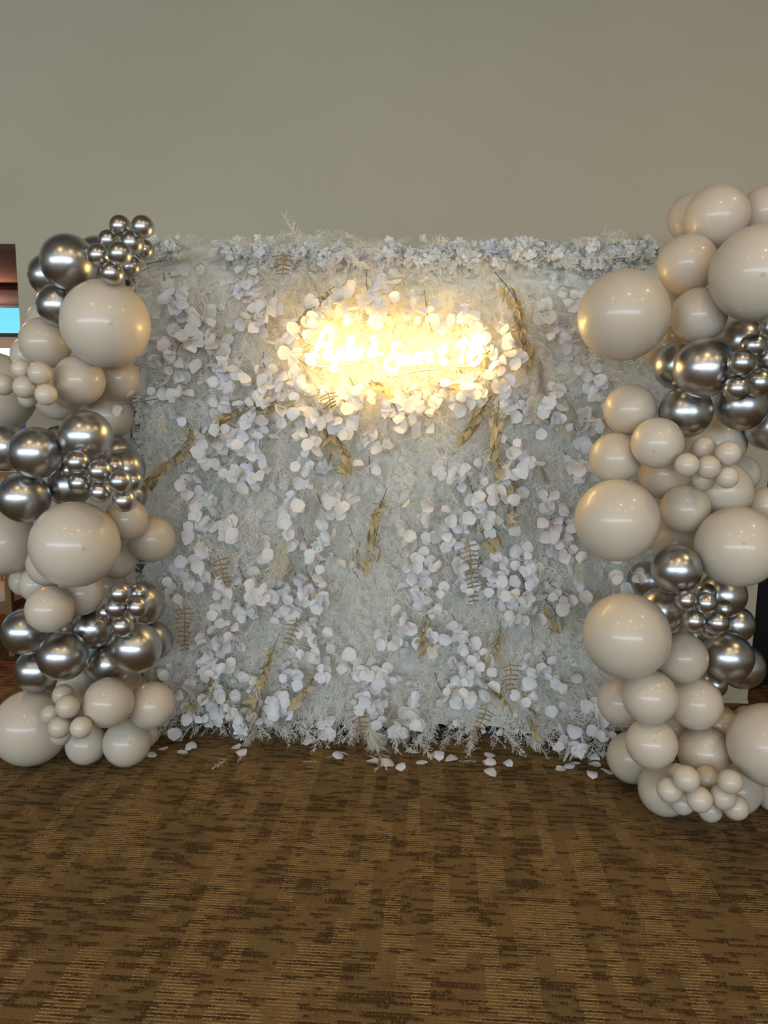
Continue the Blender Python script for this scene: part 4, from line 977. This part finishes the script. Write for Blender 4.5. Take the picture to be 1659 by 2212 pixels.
('R','s',1.1471,2.7522,0.6694,0.0943,-0.09,-0.96,0.25,'forward chrome balloon below the seven-balloon cluster, right column'),
('R','s',1.2579,2.8800,0.5894,0.0887,-0.35,-0.84,0.41,'dark chrome balloon in front of the black curtain, right column'),
('R','s',1.2134,3.0300,0.4540,0.0581,-0.43,-0.87,0.23,'dim chrome balloon lowest of the lower band, right column'),
('R','s',1.1223,3.0300,0.6641,0.0672,-0.50,-0.82,0.28,'dark chrome balloon hidden under the seven-balloon cluster, right column'),
('R','s',0.8776,2.4719,0.9600,0.0342,-0.34,-0.93,0.15,'small chrome balloon, leftmost of the seven-balloon cluster, right column'),
('R','s',0.9496,2.4882,0.9485,0.0368,-0.35,-0.92,0.20,'small chrome balloon, forward middle of the seven-balloon cluster, right column'),
('R','s',0.9996,2.6300,0.9471,0.0380,-0.26,-0.92,0.30,'small chrome balloon, topmost of the seven-balloon cluster, right column'),
('R','s',1.0653,2.6300,0.8905,0.0347,-0.39,-0.85,0.35,'small chrome balloon, rightmost of the seven-balloon cluster, right column'),
('R','s',0.9212,2.5055,0.8802,0.0388,-0.35,-0.91,0.24,'small chrome balloon, lower left of the seven-balloon cluster, right column'),
('R','s',0.9998,2.5068,0.8754,0.0395,-0.32,-0.94,0.15,'small chrome balloon, lower right and largest of the seven-balloon cluster'),
('R','s',1.0287,2.6300,0.8145,0.0349,-0.40,-0.87,0.29,'small chrome balloon, lowest and half hidden of the seven-balloon cluster, right column'),
('R','c',0.7208,2.5815,0.7948,0.1519,-0.50,-0.83,0.24,'lowest giant cream balloon over the flower wall, right column'),
('R','c',0.9641,2.7074,0.6781,0.0931,-0.25,-0.95,0.16,'cream balloon right of the lowest giant over the flower wall'),
('R','c',0.8201,2.5929,0.5655,0.0968,-0.36,-0.85,0.39,'cream balloon directly beneath the lowest giant over the flower wall'),
('R','c',0.8042,2.8800,0.4211,0.0968,-0.14,-0.95,0.29,'translucent cream balloon lowest against the flower wall side, under the giant'),
('R','c',1.0338,2.7300,0.4924,0.0999,-0.34,-0.87,0.36,'shiny cream balloon with clustered light glints, lower right column'),
('R','c',0.8453,2.6125,0.3785,0.0917,-0.16,-0.84,0.51,'cream balloon two below the lowest giant over the flower wall'),
('R','c',1.0896,2.7474,0.2863,0.0980,-0.30,-0.88,0.36,'cream balloon above the low small cream cluster, right column'),
('R','c',0.9095,3.0374,0.1091,0.1091,-0.18,-0.81,0.55,"cream balloon on the carpet next to the fallen white leaves, right column's foot"),
('R','c',0.9687,2.7929,0.1026,0.1026,-0.10,-0.94,0.33,'cream balloon on the carpet under the left end of the low small cluster'),
('R','c',1.2571,2.8271,0.0970,0.0968,-0.30,-0.89,0.34,'cream balloon on the carpet behind the right end of the low small cluster'),
('R','c',1.1955,2.8800,0.3432,0.0742,-0.12,-0.97,0.19,'cream balloon between the shiny one and the floor-level edge giant, right column'),
('R','c',1.2632,2.6000,0.3974,0.1480,-0.33,-0.77,0.55,'giant cream balloon at the picture edge near the carpet, right column'),
('R','c',1.3212,2.9300,0.3461,0.0546,-0.45,-0.78,0.44,'dim cream balloon peeking above the floor-level edge giant, right column'),
('R','c',1.0981,3.0300,0.2535,0.0686,-0.26,-0.86,0.45,'dim cream balloon in the gap of the lower right column'),
('R','c',1.4163,2.8565,0.0669,0.0669,-0.54,-0.77,0.34,'grey shaded cream balloon at the picture edge under the floor-level giant'),
('R','c',0.9302,2.4785,0.3170,0.0453,-0.32,-0.73,0.60,'small cream balloon, upper left of the ten-balloon cluster at the right foot'),
('R','c',1.0540,2.6129,0.2523,0.0443,-0.26,-0.88,0.40,'small cream balloon, upper middle of the ten-balloon cluster at the right foot'),
('R','c',1.0749,2.4689,0.3169,0.0418,-0.22,-0.89,0.41,'small cream balloon, upper right of the ten-balloon cluster at the right foot'),
('R','c',0.8911,2.5214,0.2475,0.0447,-0.25,-0.73,0.64,'small cream balloon, leftmost of the ten-balloon cluster at the right foot'),
('R','c',0.9839,2.4863,0.2367,0.0448,-0.57,-0.64,0.52,'small cream balloon, forward middle of the ten-balloon cluster at the right foot'),
('R','c',1.0713,2.5057,0.2386,0.0442,-0.25,-0.91,0.33,'small cream balloon with tip spot, forward right of the cluster at the right foot'),
('R','c',1.1342,2.5383,0.1837,0.0449,-0.38,-0.77,0.51,'small cream balloon, rightmost of the ten-balloon cluster at the right foot'),
('R','c',1.0827,2.6300,0.1171,0.0449,-0.43,-0.83,0.35,'small cream balloon, lowest of the ten-balloon cluster at the right foot'),
('R','c',0.9796,2.6300,0.1388,0.0432,-0.30,-0.73,0.62,'small cream balloon, lower left of the ten-balloon cluster at the right foot'),
('R','c',0.9508,2.6300,0.2558,0.0378,-0.33,-0.84,0.44,'small cream balloon, half hidden topmost of the ten-balloon cluster at the right foot'),
]
for col, k, x, y, z, r_, tx, ty, tz, lab in BALLOONS:
    o = link(KIND[k][0], BM[(k, r_ > 0.06)])
    o.location = (x, y, z); o.scale = (r_, r_, r_)
    o.rotation_mode = 'QUATERNION'
    o.rotation_quaternion = Vector((tx, ty, tz)).to_track_quat('Z', 'Y')
    tag(o, lab, 'balloon', GROUPS[col])
    link('knot', KM[k], o)
